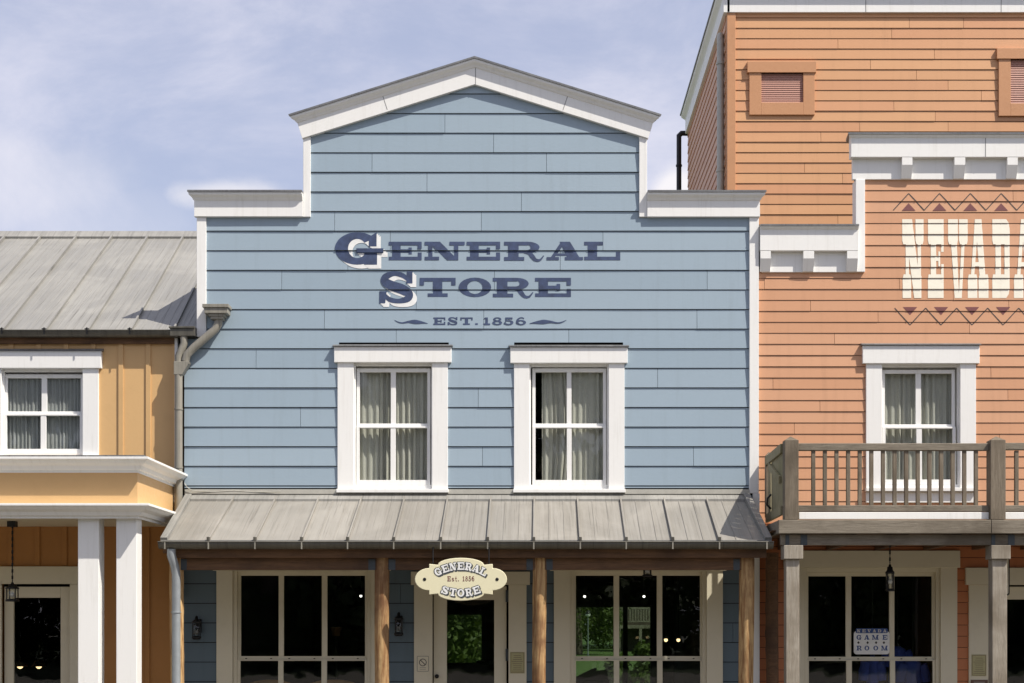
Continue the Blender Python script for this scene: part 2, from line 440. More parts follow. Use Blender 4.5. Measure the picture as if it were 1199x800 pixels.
# ---- lettering: slab serif capitals drawn in a unit box, returned as coats of convex pieces
def rc(x0, y0, x1, y1): return [(x0, y0), (x1, y0), (x1, y1), (x0, y1)]
def ring(cx, cy, rx, ry, sx, sy, a0=0, a1=360, n=24):
    o = []
    n = max(3, int(n*abs(a1-a0)/360))
    for i in range(n):
        t0 = R_(a0+(a1-a0)*i/n); t1 = R_(a0+(a1-a0)*(i+1)/n)
        o.append([(cx+rx*math.cos(t0), cy+ry*math.sin(t0)), (cx+rx*math.cos(t1), cy+ry*math.sin(t1)),
                  (cx+(rx-sx)*math.cos(t1), cy+(ry-sy)*math.sin(t1)), (cx+(rx-sx)*math.cos(t0), cy+(ry-sy)*math.sin(t0))])
    return o
def spline(pts, k=6):
    out = []
    P = [pts[0]]+list(pts)+[pts[-1]]
    for i in range(1, len(P)-2):
        for j in range(k):
            t = j/k; q = []
            for c in range(len(pts[0])):
                a, b, cc, d = P[i-1][c], P[i][c], P[i+1][c], P[i+2][c]
                q.append(.5*(2*b+(cc-a)*t+(2*a-5*b+4*cc-d)*t*t+(3*b-a-3*cc+d)*t**3))
            out.append(tuple(q))
    out.append(tuple(pts[-1])); return out
def brush(pts, asp=1.0, k=6):                      # pts: (x, y, width); asp: width of the box over its height
    S = spline(pts, k); L = []
    for i, (x, y, w) in enumerate(S):
        a = S[max(0, i-1)]; b = S[min(len(S)-1, i+1)]
        dx, dy = (b[0]-a[0])*asp, b[1]-a[1]; m = math.hypot(dx, dy) or 1
        L.append(((x-dy/m*w/2/asp, y+dx/m*w/2), (x+dy/m*w/2/asp, y-dx/m*w/2)))
    return [[L[i][0], L[i+1][0], L[i+1][1], L[i][1]] for i in range(len(L)-1)]
def glyph(ch, s=.26, h=.19, t=.13, asp=1.8):
    k = .12
    if ch == 'E': return [[rc(.10, 0, .10+s, 1)], [rc(0, 0, 1, h), rc(0, 1-h, 1, 1)], [rc(1-k, 0, 1, .42), rc(1-k, .60, 1, 1)], [rc(.2, .5-h*.45, .64, .5+h*.45)], [rc(.60, .32, .70, .68)]]
    if ch == 'L': return [[rc(.10, 0, .10+s, 1)], [rc(0, 0, 1, h), rc(0, 1-h, .52, 1)], [rc(1-k, 0, 1, .46)]]
    if ch == 'N': return [[rc(.09, 0, .09+t*.8, 1), rc(.84-t*.8, 0, .84, 1)], [rc(0, 1-h, .30, 1), rc(0, 0, .36, h), rc(.62, 1-h, 1, 1)], [[(.08, 1), (.38, 1), (.84, 0), (.56, 0)]]]
    if ch == 'R': return [[rc(.10, 0, .10+s, 1)], [rc(0, 1-h, .60, 1), rc(0, 0, .50, h), rc(.3, .40, .60, .40+h*.8)], ring(.58, .70, .30, .30, s*.85, h*.85, -90, 90),
                          brush([(.50, .46, .16), (.62, .40, .20), (.70, .22, .24), (.78, .04, .17), (.89, .03, .11), (.985, .26, .05)], asp)]
    if ch == 'A': return [[[(.40, 1), (.40+t, 1), (.06+t*.8, 0), (.06, 0)]], [[(.36, 1), (.64, 1), (.95, 0), (.60, 0)]], [rc(.25, .24, .7, .24+h*.7)], [rc(0, 0, .34, h*.9), rc(.50, 0, 1, h*.9)]]
    if ch == 'G': return [ring(.46, .5, .46, .5, s, h*.95, 38, 325, 40), [rc(.60, .0, .60+s, .46)], [rc(.44, .36, 1.0, .37+h*.6)], [[(.70, .56), (.86, .56), (.86, 1), (.70, .85)]]]
    if ch == 'S': return [brush([(.80, .74, .10), (.66, .87, .15), (.42, .93, .15), (.20, .83, .22), (.18, .68, .26), (.36, .55, .30), (.64, .44, .31), (.82, .31, .27), (.80, .15, .22), (.56, .07, .15), (.30, .12, .15), (.14, .30, .10)], asp, 5),
                          [[(.76, .62), (.93, .62), (.93, 1), (.78, 1)], [(.02, 0), (.18, 0), (.22, .38), (.02, .38)]]]
    if ch == 'T': return [[rc(.5-s/2, 0, .5+s/2, 1)], [rc(0, 1-h, 1, 1), rc(.22, 0, .78, h)], [rc(0, .60, k, 1), rc(1-k, .60, 1, 1)]]
    if ch == 'O': return [ring(.5, .5, .5, .5, s*1.02, h*.9)]
    if ch == 'D': return [[rc(.10, 0, .10+s, 1)], [rc(0, 1-h, .55, 1), rc(0, 0, .55, h)], ring(.52, .5, .48, .5, s*1.02, h*.95, -90, 90)]
    if ch == 'V': return [[[(.05, 1), (.40, 1), (.60, 0), (.42, 0)]], [[(.82, 1), (.93, 1), (.60, 0), (.48, 0)]], [rc(0, 1-h, .5, 1), rc(.66, 1-h, 1, 1)]]
    if ch == 'M': return [[rc(.08, 0, .08+t*.7, 1), rc(.90-s*.8, 0, .90, 1)], [[(.06, 1), (.28, 1), (.56, 0), (.42, 0)]], [[(.74, 1), (.84, 1), (.56, 0), (.48, 0)]], [rc(0, 0, .26, h), rc(.62, 0, 1, h), rc(0, 1-h, .24, 1), rc(.76, 1-h, 1, 1)]]
    if ch == '1': return [[rc(.32, 0, .32+s*1.25, 1)], [rc(.05, 0, .95, h)], [[(.02, .72), (.34, .80), (.34, 1), (.28, 1)]]]
    if ch == '8': return [ring(.5, .74, .42, .26, s*.9, h*.75), ring(.5, .29, .5, .29, s, h*.8)]
    if ch == '5': return [[rc(.14, .44, .14+t, 1)], [rc(.14, 1-h*1.3, .88, 1)], ring(.46, .33, .52, .33, s*1.05, h*.85, -150, 120, 30), [[(.0, .12), (.18, .12), (.20, .36), (.02, .36)]]]
    if ch == '6': return [ring(.5, .33, .5, .33, s*1.0, h*.8), brush([(.14, .34, .26), (.16, .62, .26), (.36, .88, .17), (.62, .94, .14), (.80, .82, .14)], asp)]
    if ch == '.': return [[rc(.1, 0, .9, .22)]]
    if ch == 's': return [brush([(.86, .50, .10), (.60, .62, .12), (.25, .56, .16), (.28, .42, .18), (.66, .28, .18), (.82, .14, .16), (.5, .04, .12), (.1, .16, .10)], asp, 4)]
    if ch == 't': return [[rc(.3, .1, .3+s, .95)], [rc(.05, .52, .85, .66)], [rc(.4, 0, .95, .13)]]
    return []
def place(groups, fn): return [[[fn(x, y) for x, y in p] for p in g] for g in groups]

# ------------------------------------------------------------------ reusable builders
def window(parent, cx, out, pan, yt, meet, yb, cas, head, opening, sill_y, apron=None, curtain='curtain', gap_left=False, curt_seed=0, paint_='white', header_out=.055):
    """double hung sash window. everything in photo pixels at the wall plane `out`.
    pan: [(x0,x1),(x0,x1)]; meet: (y0,y1); cas: (xl0, xl1, xr0, xr1); head: (x0,x1,y0,y1); opening: (x0,x1,y0,y1)"""
    X = lambda v: px(v, out); Z = lambda v: pz(v, out); Y = -out
    m = MB()
    ox0, ox1, oz0, oz1 = X(opening[0]), X(opening[1]), Z(opening[3]), Z(opening[2])
    hollow(m, ox0-.03, ox1+.03, Y+.022, Y+.14, oz0-.03, oz1+.03, ox0+.012, ox1-.012, Z(yb)-.056, oz1-.03); win = m.build('window', paint_, parent, .003)
    for a, b in ((0, 1), (2, 3)):
        m = MB(); m.box(X(cas[a]), X(cas[b]), Y-.03, Y+.02, Z(head[3]), Z(sill_y)); m.build('side_casing', paint_, win, .004)
    m = MB(); m.box(X(head[0]), X(head[1]), Y-header_out, Y+.02, Z(head[2]), Z(head[3])-.001); m.build('head_casing', paint_, win, .005)
    m = MB(); m.extr_x([(Y-header_out-.02, Z(head[2])+.002), (Y-header_out-.02, Z(head[2])+.012), (Y+.01, Z(head[2])+.040), (Y+.01, Z(head[2])+.002)], X(head[0])-.015, X(head[1])+.015); m.build('head_flashing', 'coping', win)
    m = MB(); m.box(X(cas[0])-.01, X(cas[3])+.01, Y-.075, Y+.06, Z(sill_y)-.002, Z(sill_y)-.045)
    if apron: m.box(X(cas[0]), X(cas[3]), Y-.028, Y+.02, Z(sill_y)-.05, Z(apron))
    m.build('sill', paint_, win, .005)
    zt, zm0, zm1, zb = Z(yt), Z(meet[0]), Z(meet[1]), Z(yb)
    def sash(y0, y1, z_top, z_bot, rt, rb):
        s = MB(); xl, xr = X(pan[0][0]), X(pan[1][1])
        sw = .037
        s.box(xl-sw, xl, y0, y1, z_bot-rb, z_top+rt); s.box(xr, xr+sw, y0, y1, z_bot-rb, z_top+rt)
        s.box(xl, xr, y0, y1, z_top, z_top+rt); s.box(xl, xr, y0, y1, z_bot-rb, z_bot)
        s.box(X(pan[0][1]), X(pan[1][0]), y0+.004, y1-.004, z_bot, z_top); return s.build('sash', paint_, win, .003)
    sash(Y+.055, Y+.09, zt, zm0, .045, zm0-zm1)
    sash(Y+.020, Y+.054, zm1, zb, .02, .06)
    g = MB(); g.box(X(pan[0][0])-.01, X(pan[1][1])+.01, Y+.070, Y+.074, zm0-.01, zt+.01); g.build('pane', 'glass', win)
    g = MB(); g.box(X(pan[0][0])-.01, X(pan[1][1])+.01, Y+.035, Y+.039, zb-.01, zm1+.01); g.build('pane', 'glass', win)
    # curtain: hanging folds
    rg = random.Random(curt_seed)
    def drape(xa, xb, ya, folds, amp, pinch=0.):
        m = MB(); n = folds*10; rows = 14; vs = []; fs = []
        ph = [rg.uniform(-1.4, 1.4) for _ in range(folds+3)]; am = [rg.uniform(.35, 1.35) for _ in range(folds+3)]
        for r in range(rows+1):
            fz = r/rows; z = (oz1-.02)*(1-fz)+(oz0-.02)*fz
            for i in range(n+1):
                fx = i/n; q = fx*folds; k = int(q)
                amp_ = amp*(am[k]*(1-(q-k))+am[k+1]*(q-k)); ph_ = ph[k]*(1-(q-k))+ph[k+1]*(q-k)
                x = xa+(xb-xa)*fx+math.sin(q*6.28*1.7+fz*.8)*.006
                x -= pinch*math.sin(fz*math.pi)*fx*.2
                y = ya+amp_*math.sin(q*6.283+ph_+.35*math.sin(fz*3+k))*(.55+.45*fz)
                vs.append((x, y, z))
        for r in range(rows):
            for i in range(n): a = r*(n+1)+i; fs.append((a, a+1, a+n+2, a+n+1))
        m.add(vs, fs, True); return m.build('curtain', curtain, win)
    yc = Y+.135
    if curtain == 'gauze': drape(ox0-.02, ox1+.02, yc-.03, 22, .014)
    elif gap_left:
        drape(X(pan[0][0])+.075, X(pan[0][1])+.03, yc+.01, 6, .028, -.3); drape(X(pan[1][0])-.02, ox1+.05, yc, 7, .026)
    else:
        drape(ox0-.05, X((pan[0][1]+pan[1][0])/2)+.02, yc+.01, 7, .026); drape(X((pan[0][1]+pan[1][0])/2)-.01, ox1+.03, yc, 7, .026)
    return win, (ox0-.02, ox1+.02, oz0-.015, oz1+.02)

def shop_window(parent, out, panx, yt, meet, ybot, casL, casR, frL, frR, head_y, head_x, paint_='cream'):
    X = lambda v: px(v, out); Z = lambda v: pz(v, out); Y = -out
    m = MB(); zb = Z(ybot)
    hollow(m, X(frL[0]), X(frR[1]), Y+.0, Y+.12, zb-.12, Z(head_y[1])+.0, X(frL[0])+.045, X(frR[1])-.045, zb-.06, Z(yt)+.045)
    win = m.build('shop_window', paint_, parent, .004)
    for c in (casL, casR):
        m = MB(); m.box(X(c[0]), X(c[1]), Y-.035, Y+.02, zb-.12, Z(head_y[1])); m.build('side_casing', paint_, win, .004)
    m = MB(); m.box(X(head_x[0]), X(head_x[1]), Y-.05, Y+.02, Z(head_y[0]), Z(head_y[1])); m.build('head_casing', paint_, win, .004)
    m = MB(); m.box(X(casL[0]), X(casR[1]), Y-.07, Y+.05, zb-.12, zb-.18); m.build('sill', paint_, win, .004)
    zt, zm0, zm1 = Z(yt), Z(meet[0]), Z(meet[1])
    def sash(y0, y1, zt_, zb_, rt, rb):
        s = MB(); xl, xr = X(panx[0][0]), X(panx[-1][1]); sw = .045
        s.box(xl-sw, xl, y0, y1, zb_-rb, zt_+rt); s.box(xr, xr+sw, y0, y1, zb_-rb, zt_+rt)
        s.box(xl, xr, y0, y1, zt_, zt_+rt); s.box(xl, xr, y0, y1, zb_-rb, zb_)
        for p, q in zip(panx, panx[1:]): s.box(X(p[1]), X(q[0]), y0+.003, y1-.003, zb_, zt_)
        s.build('sash', paint_, win, .003)
    sash(Y+.055, Y+.09, zt, zm0, .045, zm0-zm1); sash(Y+.02, Y+.054, zm1, zb, .012, .07)
    l = MB()                                          # little sash lifts along the meeting rail
    for p in panx:
        for f in (.16, .82):
            x = X(p[0]+(p[1]-p[0])*f); l.box(x-.010, x+.010, Y+.008, Y+.02, (zm0+zm1)/2-.005, (zm0+zm1)/2+.005)
    l.build('sash_lift', 'iron', win)
    g = MB(); g.box(X(panx[0][0])-.01, X(panx[-1][1])+.01, Y+.070, Y+.075, zm0-.01, zt+.01); g.build('pane', 'glass', win)
    g = MB(); g.box(X(panx[0][0])-.01, X(panx[-1][1])+.01, Y+.035, Y+.040, zb-.01, zm1+.01); g.build('pane', 'glass', win)
    return win, (X(frL[0])-.02, X(frR[1])+.02, zb-.14, Z(head_y[1])+.02)

def gutter(mb, x0, x1, yc, zt, r, drop=0.):
    n = 9; pr = []
    for i in range(n+1):
        a = math.pi+math.pi*i/n; pr.append((yc+r*math.cos(a), zt+r*math.sin(a)))
    for i in range(n, -1, -1):
        a = math.pi+math.pi*i/n; pr.append((yc+(r-.006)*math.cos(a), zt+(r-.006)*math.sin(a)))
    mb.extr_x(pr, x0, x1, True)
    mb.tube([(x0, yc-r, zt), (x1, yc-r, zt)], .008, 8)

def lantern_pendant(name, x, y, ztop, zb, w, label, chain_top):
    t = thing(name, (x, y, ztop), label, 'lantern')
    h = ztop-zb
    m = MB(); m.lathe((x, y, zb), [(.001, h), (.012, h), (.018, h*.92), (w*.30, h*.90), (w*.34, h*.78), (w*.5, h*.72), (w*.52, h*.66), (w*.30, h*.66)], 16)
    m.lathe((x, y, zb), [(.001, 0), (w*.52, 0), (w*.52, .018), (w*.3, .03), (.001, .03)], 16)
    for k in range(4):
        a = math.pi/4+k*math.pi/2; m.tube([(x+w*.46*math.cos(a), y+w*.46*math.sin(a), zb+.01), (x+w*.46*math.cos(a), y+w*.46*math.sin(a), zb+h*.68)], .007, 6)
    m.build('cage', 'iron', t)
    m = MB(); m.lathe((x, y, zb), [(w*.2, .03), (w*.40, h*.2), (w*.40, h*.55), (w*.25, h*.66)], 16); m.build('glass_cylinder', 'glass', t)
    m = MB(); m.ball((x, y, zb+h*.35), .028); m.build('bulb', 'paper', t)
    m = MB(); n = max(3, int((chain_top-ztop)/.035)); zz = ztop
    for i in range(n):
        z0 = ztop+(chain_top-ztop)*i/n; z1 = ztop+(chain_top-ztop)*(i+1)/n
        if i % 2: m.box(x-.010, x+.010, y-.003, y+.003, z0, z1+.004)
        else: m.box(x-.003, x+.003, y-.010, y+.010, z0, z1+.004)
    m.box(x-.045, x+.045, y-.045, y+.045, chain_top-.06, chain_top); m.build('chain', 'iron', t)
    return t
def lantern_wall(x, y, z, label):
    t = thing('wall_lantern', (x, y, z), label, 'lantern', 'wall lanterns beside the store windows')
    m = MB(); m.box(x-.035, x+.035, y-.02, y, z-.06, z+.10); m.tube([(x, y-.02, z+.06), (x, y-.08, z+.11), (x, y-.12, z+.10)], .010, 8); m.build('bracket', 'iron', t)
    yc = y-.12
    m = MB(); m.lathe((x, yc, z-.12), [(.001, .26), (.016, .25), (.02, .215), (.045, .20), (.06, .175), (.045, .17), (.001, .17)], 14)
    m.lathe((x, yc, z-.12), [(.001, -.02), (.04, -.02), (.055, .0), (.055, .015), (.03, .025)], 14)
    for k in range(4):
        a = k*math.pi/2+.78; m.tube([(x+.052*math.cos(a), yc+.052*math.sin(a), z-.11), (x+.052*math.cos(a), yc+.052*math.sin(a), z+.055)], .006, 6)
    m.build('cage', 'iron', t)
    m = MB(); m.lathe((x, yc, z-.12), [(.03, .02), (.046, .06), (.046, .13), (.03, .17)], 14); m.build('glass_chimney', 'glass', t)
    m = MB(); m.ball((x, yc, z-.05), .022, 10, 1, 1.5); m.build('bulb', 'plate', t)
    return t
def log_post(parent, x, y, z0, z1, r, seed, name='post', mat='post'):
    rg = random.Random(seed); m = MB(); n = 20; rows = 26; vs = []; fs = []
    kn = [(rg.uniform(z0, z1), rg.uniform(0, 6.28), rg.uniform(.004, .010)) for _ in range(9)]
    for j in range(rows+1):
        z = z0+(z1-z0)*j/rows
        for k in range(n):
            a = 2*math.pi*k/n; rr = r*(1+.025*math.sin(3*a+z*1.3+seed)+.02*math.sin(2*a-z*2.1))
            for kz, ka, kh in kn:
                da = math.atan2(math.sin(a-ka), math.cos(a-ka)); rr += kh*math.exp(-((z-kz)/.06)**2-(da/.4)**2)
            vs.append((x+rr*math.cos(a)+.006*math.sin(z*1.7+seed), y+rr*math.sin(a), z))
    for j in range(rows):
        for k in range(n): fs.append((j*n+k, j*n+(k+1) % n, (j+1)*n+(k+1) % n, (j+1)*n+k))
    m.add(vs, fs, True); return m.build(name, mat, parent)

# ================================================================== THE SETTING
m = MB(); m.add([(-900, -900, 0), (900, -900, 0), (900, 900, 0), (-900, 900, 0)], [(0, 1, 2, 3)]); tag(m.build('ground', 'paving'), kind='structure')
m = MB(); m.add([(-120, 12, .004), (120, 12, .004), (120, 400, .004), (-120, 400, .004)], [(0, 1, 2, 3)]); tag(m.build('lawn', 'grass'), kind='structure')
m = MB(); m.add([(-120, -200, .004), (120, -200, .004), (120, -38, .004), (-120, -38, .004)], [(0, 1, 2, 3)]); tag(m.build('verge', 'verge'), kind='structure')
m = MB(); m.box(px(-420), px(1600), -2.3, 0, 0, .14); tag(m.build('boardwalk', 'greyrail'), kind='structure')

# ================================================================== BLUE STORE
B = thing('blue_store', (px(556), 0, 0), 'pale blue lapboard shop front with white trim and a stepped false gable', 'store')
b_pitch = 22.93
b_lines = [386+b_pitch*k for k in range(-13, 24)]
BS = Siding([pz(y) for y in b_lines], 0.0, .0125, 3, .009)
holes = []
w1, h1 = window(B, 0, 0, [(420.7, 457), (463, 500)], 435, (495.3, 501), 562, (395.5, 414.5, 506, 524.5), (391.8, 528.8, 407, 425.2), (415, 506, 425, 572), 573, curt_seed=4); holes.append(h1)
w2, h2 = window(B, 0, 0, [(627, 663.7), (669.3, 706.3)], 435, (495.3, 501), 562, (601.8, 620, 712.5, 731), (597.5, 734.5, 407.5, 426), (620.5, 712, 426, 572), 573, gap_left=True, curt_seed=9); holes.append(h2)
s1, h3 = shop_window(B, 0, [(281, 325.3), (331.4, 376), (382.4, 426.8)], 674, (768.5, 774), 880, (254, 273), (435, 454), (273, 281), (427, 435), (648, 668.5), (250, 458)); holes.append(h3)
s2, h4 = shop_window(B, 0, [(674.5, 718.8), (725.3, 769.6), (776, 820.3)], 674, (768.5, 774), 880, (648.5, 667.6), (827, 846), (667.6, 674.5), (820.5, 827), (648, 668.5), (644, 850)); holes.append(h4)
door_hole = (px(505), px(597), pz(902), pz(683)); holes.append(door_hole)
for yh in ((397, 525.5), (602, 729.5)): holes.append((px(yh[0]), px(yh[1]), pz(405), pz(401.3)))
rx = lambda *p: [(px(x), pz(y)) for x, y in p]
regs = [rx((242, 255), (877, 255), (877, 571.5), (242, 571.5)), rx((216, 397), (242, 397), (242, 571.5), (216, 571.5)),
        rx((364, 255), (748, 255), (748, 153), (556, 94), (364, 153)), rx((213, 580), (881, 580), (881, 905), (213, 905))]
JB = [(435.7, 190), (640, 190), (610.5, 237), (500, 214), (521, 145), (578, 168), (392, 260), (563.6, 260), (457, 283), (706, 283), (407.5, 305), (656, 305), (330, 328), (579, 328), (828, 328),
      (487.5, 350), (380, 375), (566.5, 375), (816, 375), (464, 397), (666, 397), (300, 420), (770, 443), (352, 490), (812, 536), (560, 466), (565, 535), (233, 650), (469, 700), (858, 730), (232, 745)]
jb = [(px(x), pz(y)) for x, y in JB]
BS.mesh(regs[:3], holes, jb, px(205), px(890)).build('siding', 'blue', B)
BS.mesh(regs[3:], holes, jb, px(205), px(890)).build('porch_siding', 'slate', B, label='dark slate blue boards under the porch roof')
# a dark sheathing a hand's breadth behind the boards closes the gaps between them
m = MB()
def sheath(mb, reg, holes, y0, y1):
    xs = [p[0] for p in reg]; zs = [p[1] for p in reg]
    cells = [(min(xs), max(xs), min(zs), max(zs))]
    for h in holes: cells = [q for c in cells for q in rect_minus(c, h)]
    for c in cells:
        p = clip_convex([(c[0], c[2]), (c[1], c[2]), (c[1], c[3]), (c[0], c[3])], reg)
        if len(p) >= 3: mb.prism(p, y0, y1)
for rg_ in ([(364, 254.9), (748, 254.9), (748, 153), (556, 94), (364, 153)], [(237, 255), (881, 255), (881, 577), (237, 577)], [(216, 397), (236.9, 397), (236.9, 577), (216, 577)], [(213, 577.1), (884, 577.1), (884, 904), (213, 904)]): sheath(m, rx(*rg_), holes, .012, .15)
m.build('sheathing', 'dark', B)
# lettering painted on the boards
def L(ch, x0, x1, y0, y1, **k):
    asp = (x1-x0)/(y1-y0)
    return place(glyph(ch, asp=asp, **k), lambda u, v: (px(x0+(x1-x0)*u), pz(y1-(y1-y0)*v)))
def shift(groups, dx, dy): return [[[(x+dx/100, z-dy/100) for x, z in p] for p in g] for g in groups]
mb = MB()
coats = []
bigG = L('G', 392.5, 449, 272.2, 310.5, s=.27, h=.22, t=.13); bigS = L('S', 443.5, 486, 318, 355.5)
for k in (4.5, 3.0, 1.5):
    merged = shift(bigG, k*1.1, k); coats += merged
BS.paint(coats, mb); 
mb2 = MB(); coats2 = []
for k in (4.5, 3.0, 1.5): coats2 += shift(bigS, k, k*.95)
BS.paint(coats2, mb); mb.build('white_letter_shadow', 'lwhite', B, label='white drop shadow behind the two large capitals')
mb = MB()
BS.paint(bigG, mb, .0038); BS.paint(bigS, mb, .0038)
for ch, a, b, y0, y1 in (('E', 455.3, 493.8, 283.4, 305), ('N', 497.3, 544.2, 283.4, 305), ('E', 546.5, 585.6, 283.4, 305), ('R', 590.3, 637.4, 283.4, 305.4), ('A', 640, 682.6, 283.4, 305), ('L', 684, 726.2, 283.4, 305),
                         ('T', 491.5, 533.5, 325.6, 348), ('O', 537, 575.2, 325.3, 348.3), ('R', 577, 624.8, 325.6, 348.4), ('E', 626.5, 668.5, 325.6, 348),
                         ('E', 507.5, 521.5, 372, 380.8), ('S', 524, 536.5, 371.6, 381.1), ('T', 539, 553.5, 372, 380.8), ('.', 556, 560, 372, 380.8), ('1', 565.5, 574.5, 372, 380.8), ('8', 576.5, 588, 371.8, 381), ('5', 590, 601.5, 372, 381), ('6', 604, 616, 371.8, 381)):
    BS.paint(L(ch, a, b, y0, y1), mb)
def flourish(pts, flip):
    g = [brush([((462+(501-462)*a) if not flip else (663-(663-620)*a), y, w) for a, y, w in pts], 1, 5)]
    return place(g, lambda x, y: (px(x), pz(y)))
FL = [(0, 375.2, .5), (.12, 377.6, 1.3), (.25, 378.4, 1.6), (.42, 377.2, 2.6), (.6, 377.2, 5.0), (.72, 377.6, 4.2), (.88, 378.3, 2.0), (1, 379.2, .4)]
BS.paint(flourish(FL, False), mb); BS.paint(flourish(FL, True), mb)
mb.build('painted_lettering', 'navy', B, label='navy slab serif words GENERAL STORE EST. 1856 painted on boards')
m = MB(); m.box(px(418), px(448.5), -.021, -.008, pz(296.2), pz(292.4)); m.build('sign_bar', 'navy', B)
# trim
def cornice(path, base, flare0=True, flare1=True, h=.285, parent=None, name='cornice', crown=True, joints=()):
    P = [(px(x), pz(y)) for x, y in path]
    prof = [(h, -.02), (h, .045), (.085, .045), (.078, .056), (.055, .066), (.035, .092), (.022, .10), (.0, .10), (0, -.02)] if crown else [(h, -.02), (h, .06), (0, .06), (0, -.02)]
    m = MB(); m.sweep(P, prof, base, flare0, flare1); c = m.build(name, 'white', parent, .002)
    m = MB(); m.sweep(P, [(.0, -.2), (.0, .112), (-.022, .112), (-.03, -.2)], base, flare0, flare1); m.build('coping', 'coping', c)
    for a, b in joints:
        pa = (px(a[0]), pz(a[1])); pb = (px(b[0]), pz(b[1])); w = .004
        m = MB(); m.prism([(pa[0]-w, pa[1]), (pa[0]+w, pa[1]), (pb[0]+w, pb[1]), (pb[0]-w, pb[1])], -(base+.0465), -(base+.04)); m.build('joint', 'shell', c)
    return c
cornice([(346.5, 138), (556, 72.5), (766.5, 138)], .012, h=.27, parent=B, joints=[((448, 112), (454, 130.5)), ((557, 79), (557, 102)), ((665, 113), (659, 131))])
cornice([(228.5, 228), (355.2, 228)], .012, flare1=False, h=.27, parent=B)
cornice([(757.5, 228.2), (889, 228.2)], .012, flare0=False, h=.27, parent=B)
def vtrim(parent, x0, x1, y0, y1, out, th=.035, mat='white', name='corner_board', depth=.15):
    m = MB(); m.box(px(x0, out), px(x1, out), -(out+th), -out+depth, pz(y0, out), pz(y1, out)); return m.build(name, mat, parent, .004)
vtrim(B, 231, 242, 255.2, 395, 0); vtrim(B, 877, 888, 255.2, 578, 0); vtrim(B, 355.4, 364, 161.5, 254.9, 0); vtrim(B, 748.2, 757.4, 160.5, 254.9, 0); vtrim(B, 881, 889, 578.1, 904, 0)
for a, b in ((217, 394.5), (524.8, 601.6), (731.3, 876.8)):
    m = MB(); m.box(px(a), px(b), -.04, .0, pz(573.5), pz(579)); m.build('ledger_trim', 'pipe_light', B, .003)
# body behind the false front
m = MB(); hb = pz(262)
m.box(px(236), px(236)+.15, .16, 8, 0, hb); m.box(px(884)-.15, px(884), .16, 8, 0, hb)
m.build('side_wall', 'blue', B)
rear = [(-1.62, -.80, .15, pz(720, -8)), (.72, 2.05, .15, pz(711, -8))]
m = MB(); sheath(m, [(px(236), 0), (px(884), 0), (px(884), hb), (px(236), hb)], rear, 8, 8.15); m.build('rear_wall', 'dark', B)
m = MB(); m.box(px(236)-.02, px(884)+.02, .16, 8.2, hb, hb+.12); m.build('flat_roof', 'zinc', B)
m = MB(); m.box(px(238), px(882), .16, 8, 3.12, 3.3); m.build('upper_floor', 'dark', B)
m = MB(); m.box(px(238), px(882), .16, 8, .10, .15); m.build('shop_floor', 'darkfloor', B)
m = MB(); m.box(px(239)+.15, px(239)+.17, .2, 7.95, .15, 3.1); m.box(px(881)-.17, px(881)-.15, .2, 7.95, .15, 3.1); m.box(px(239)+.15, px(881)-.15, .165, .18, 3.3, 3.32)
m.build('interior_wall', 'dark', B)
for (a, b, c, d) in rear:
    m = MB(); hollow(m, a-.06, b+.06, 7.96, 8.0, c, d+.06, a+.01, b-.01, c+.02, d); fr = m.build('rear_window', 'iron', B)
    m = MB(); m.box(a, b, 8.04, 8.045, c, d); m.build('pane', 'tinted', fr)
m = MB(); m.box(1.58, 1.66, 7.97, 8.0, .15, pz(711, -8)); m.build('rear_mullion', 'iron', B)
# door
dm = MB(); X, Z = px, pz
hollow(dm, X(507.5), X(593), .03, .075, .16, Z(686.5), X(523), X(578.5), .55, Z(702.5)); door = dm.build('door', 'cream', B, .004)
m = MB(); m.box(X(522), X(579.5), .05, .055, .54, Z(702)); m.build('pane', 'glass', door)
m = MB(); m.lathe((X(511.5), .028, Z(792)), [(.001, -.05), (.02, -.05), (.026, -.03), (.012, -.015), (.022, 0)], 14, 'y'); m.build('knob', 'iron', door)
for y0 in (691, 760):
    m = MB(); m.box(X(592), X(595.5), .0, .03, Z(y0), Z(y0+14)); m.build('hinge', 'plate', door)
for a, b in ((485, 506.5), (595.5, 616.5)):
    m = MB(); m.box(X(a), X(b), -.035, .02, .14, Z(685.2)); m.build('door_casing', 'cream', B, .004)
m = MB(); m.box(X(481.5), X(620.5), -.05, .02, Z(685), Z(669.5)); m.build('head_casing', 'cream', B, .004)
# awning
P_ = 1.40
zt_, zb_ = pz(582), pz(634, P_)
xl0, xr0 = px(218.5), px(876.5); xl1, xr1 = px(188, P_), px(903.5, P_)
m = MB(); rg = random.Random(5)
def slab(mb, a, b, c, d, th):       # a,b top edge (wall) left/right; d,c lower edge left/right
    vs = [a, b, c, d]+[(p[0], p[1]+.01, p[2]-th) for p in (a, b, c, d)]
    mb.add(vs, [(0, 1, 2, 3), (7, 6, 5, 4), (0, 4, 5, 1), (1, 5, 6, 2), (2, 6, 7, 3), (3, 7, 4, 0)])
se = [244, 298.5, 353.2, 407, 461, 516, 571, 625, 679.5, 733.3, 787.8, 842.5]; st = [275.4, 324.3, 374.4, 424.4, 474.4, 524.6, 575, 625.6, 675.8, 726, 776.6, 826.2]
tops = [xl0]+[px(x) for x in st]+[xr0]; bots = [xl1]+[px(x, P_) for x in se]+[xr1]
for i in range(len(tops)-1):
    m.cur = rg.random(); k = rg.uniform(-.003, .003)
    slab(m, (tops[i], 0, zt_), (tops[i+1], 0, zt_), (bots[i+1], -P_, zb_+k), (bots[i], -P_, zb_+k), .03)
aw = m.build('awning_roof', 'zinc', B)
m = MB()
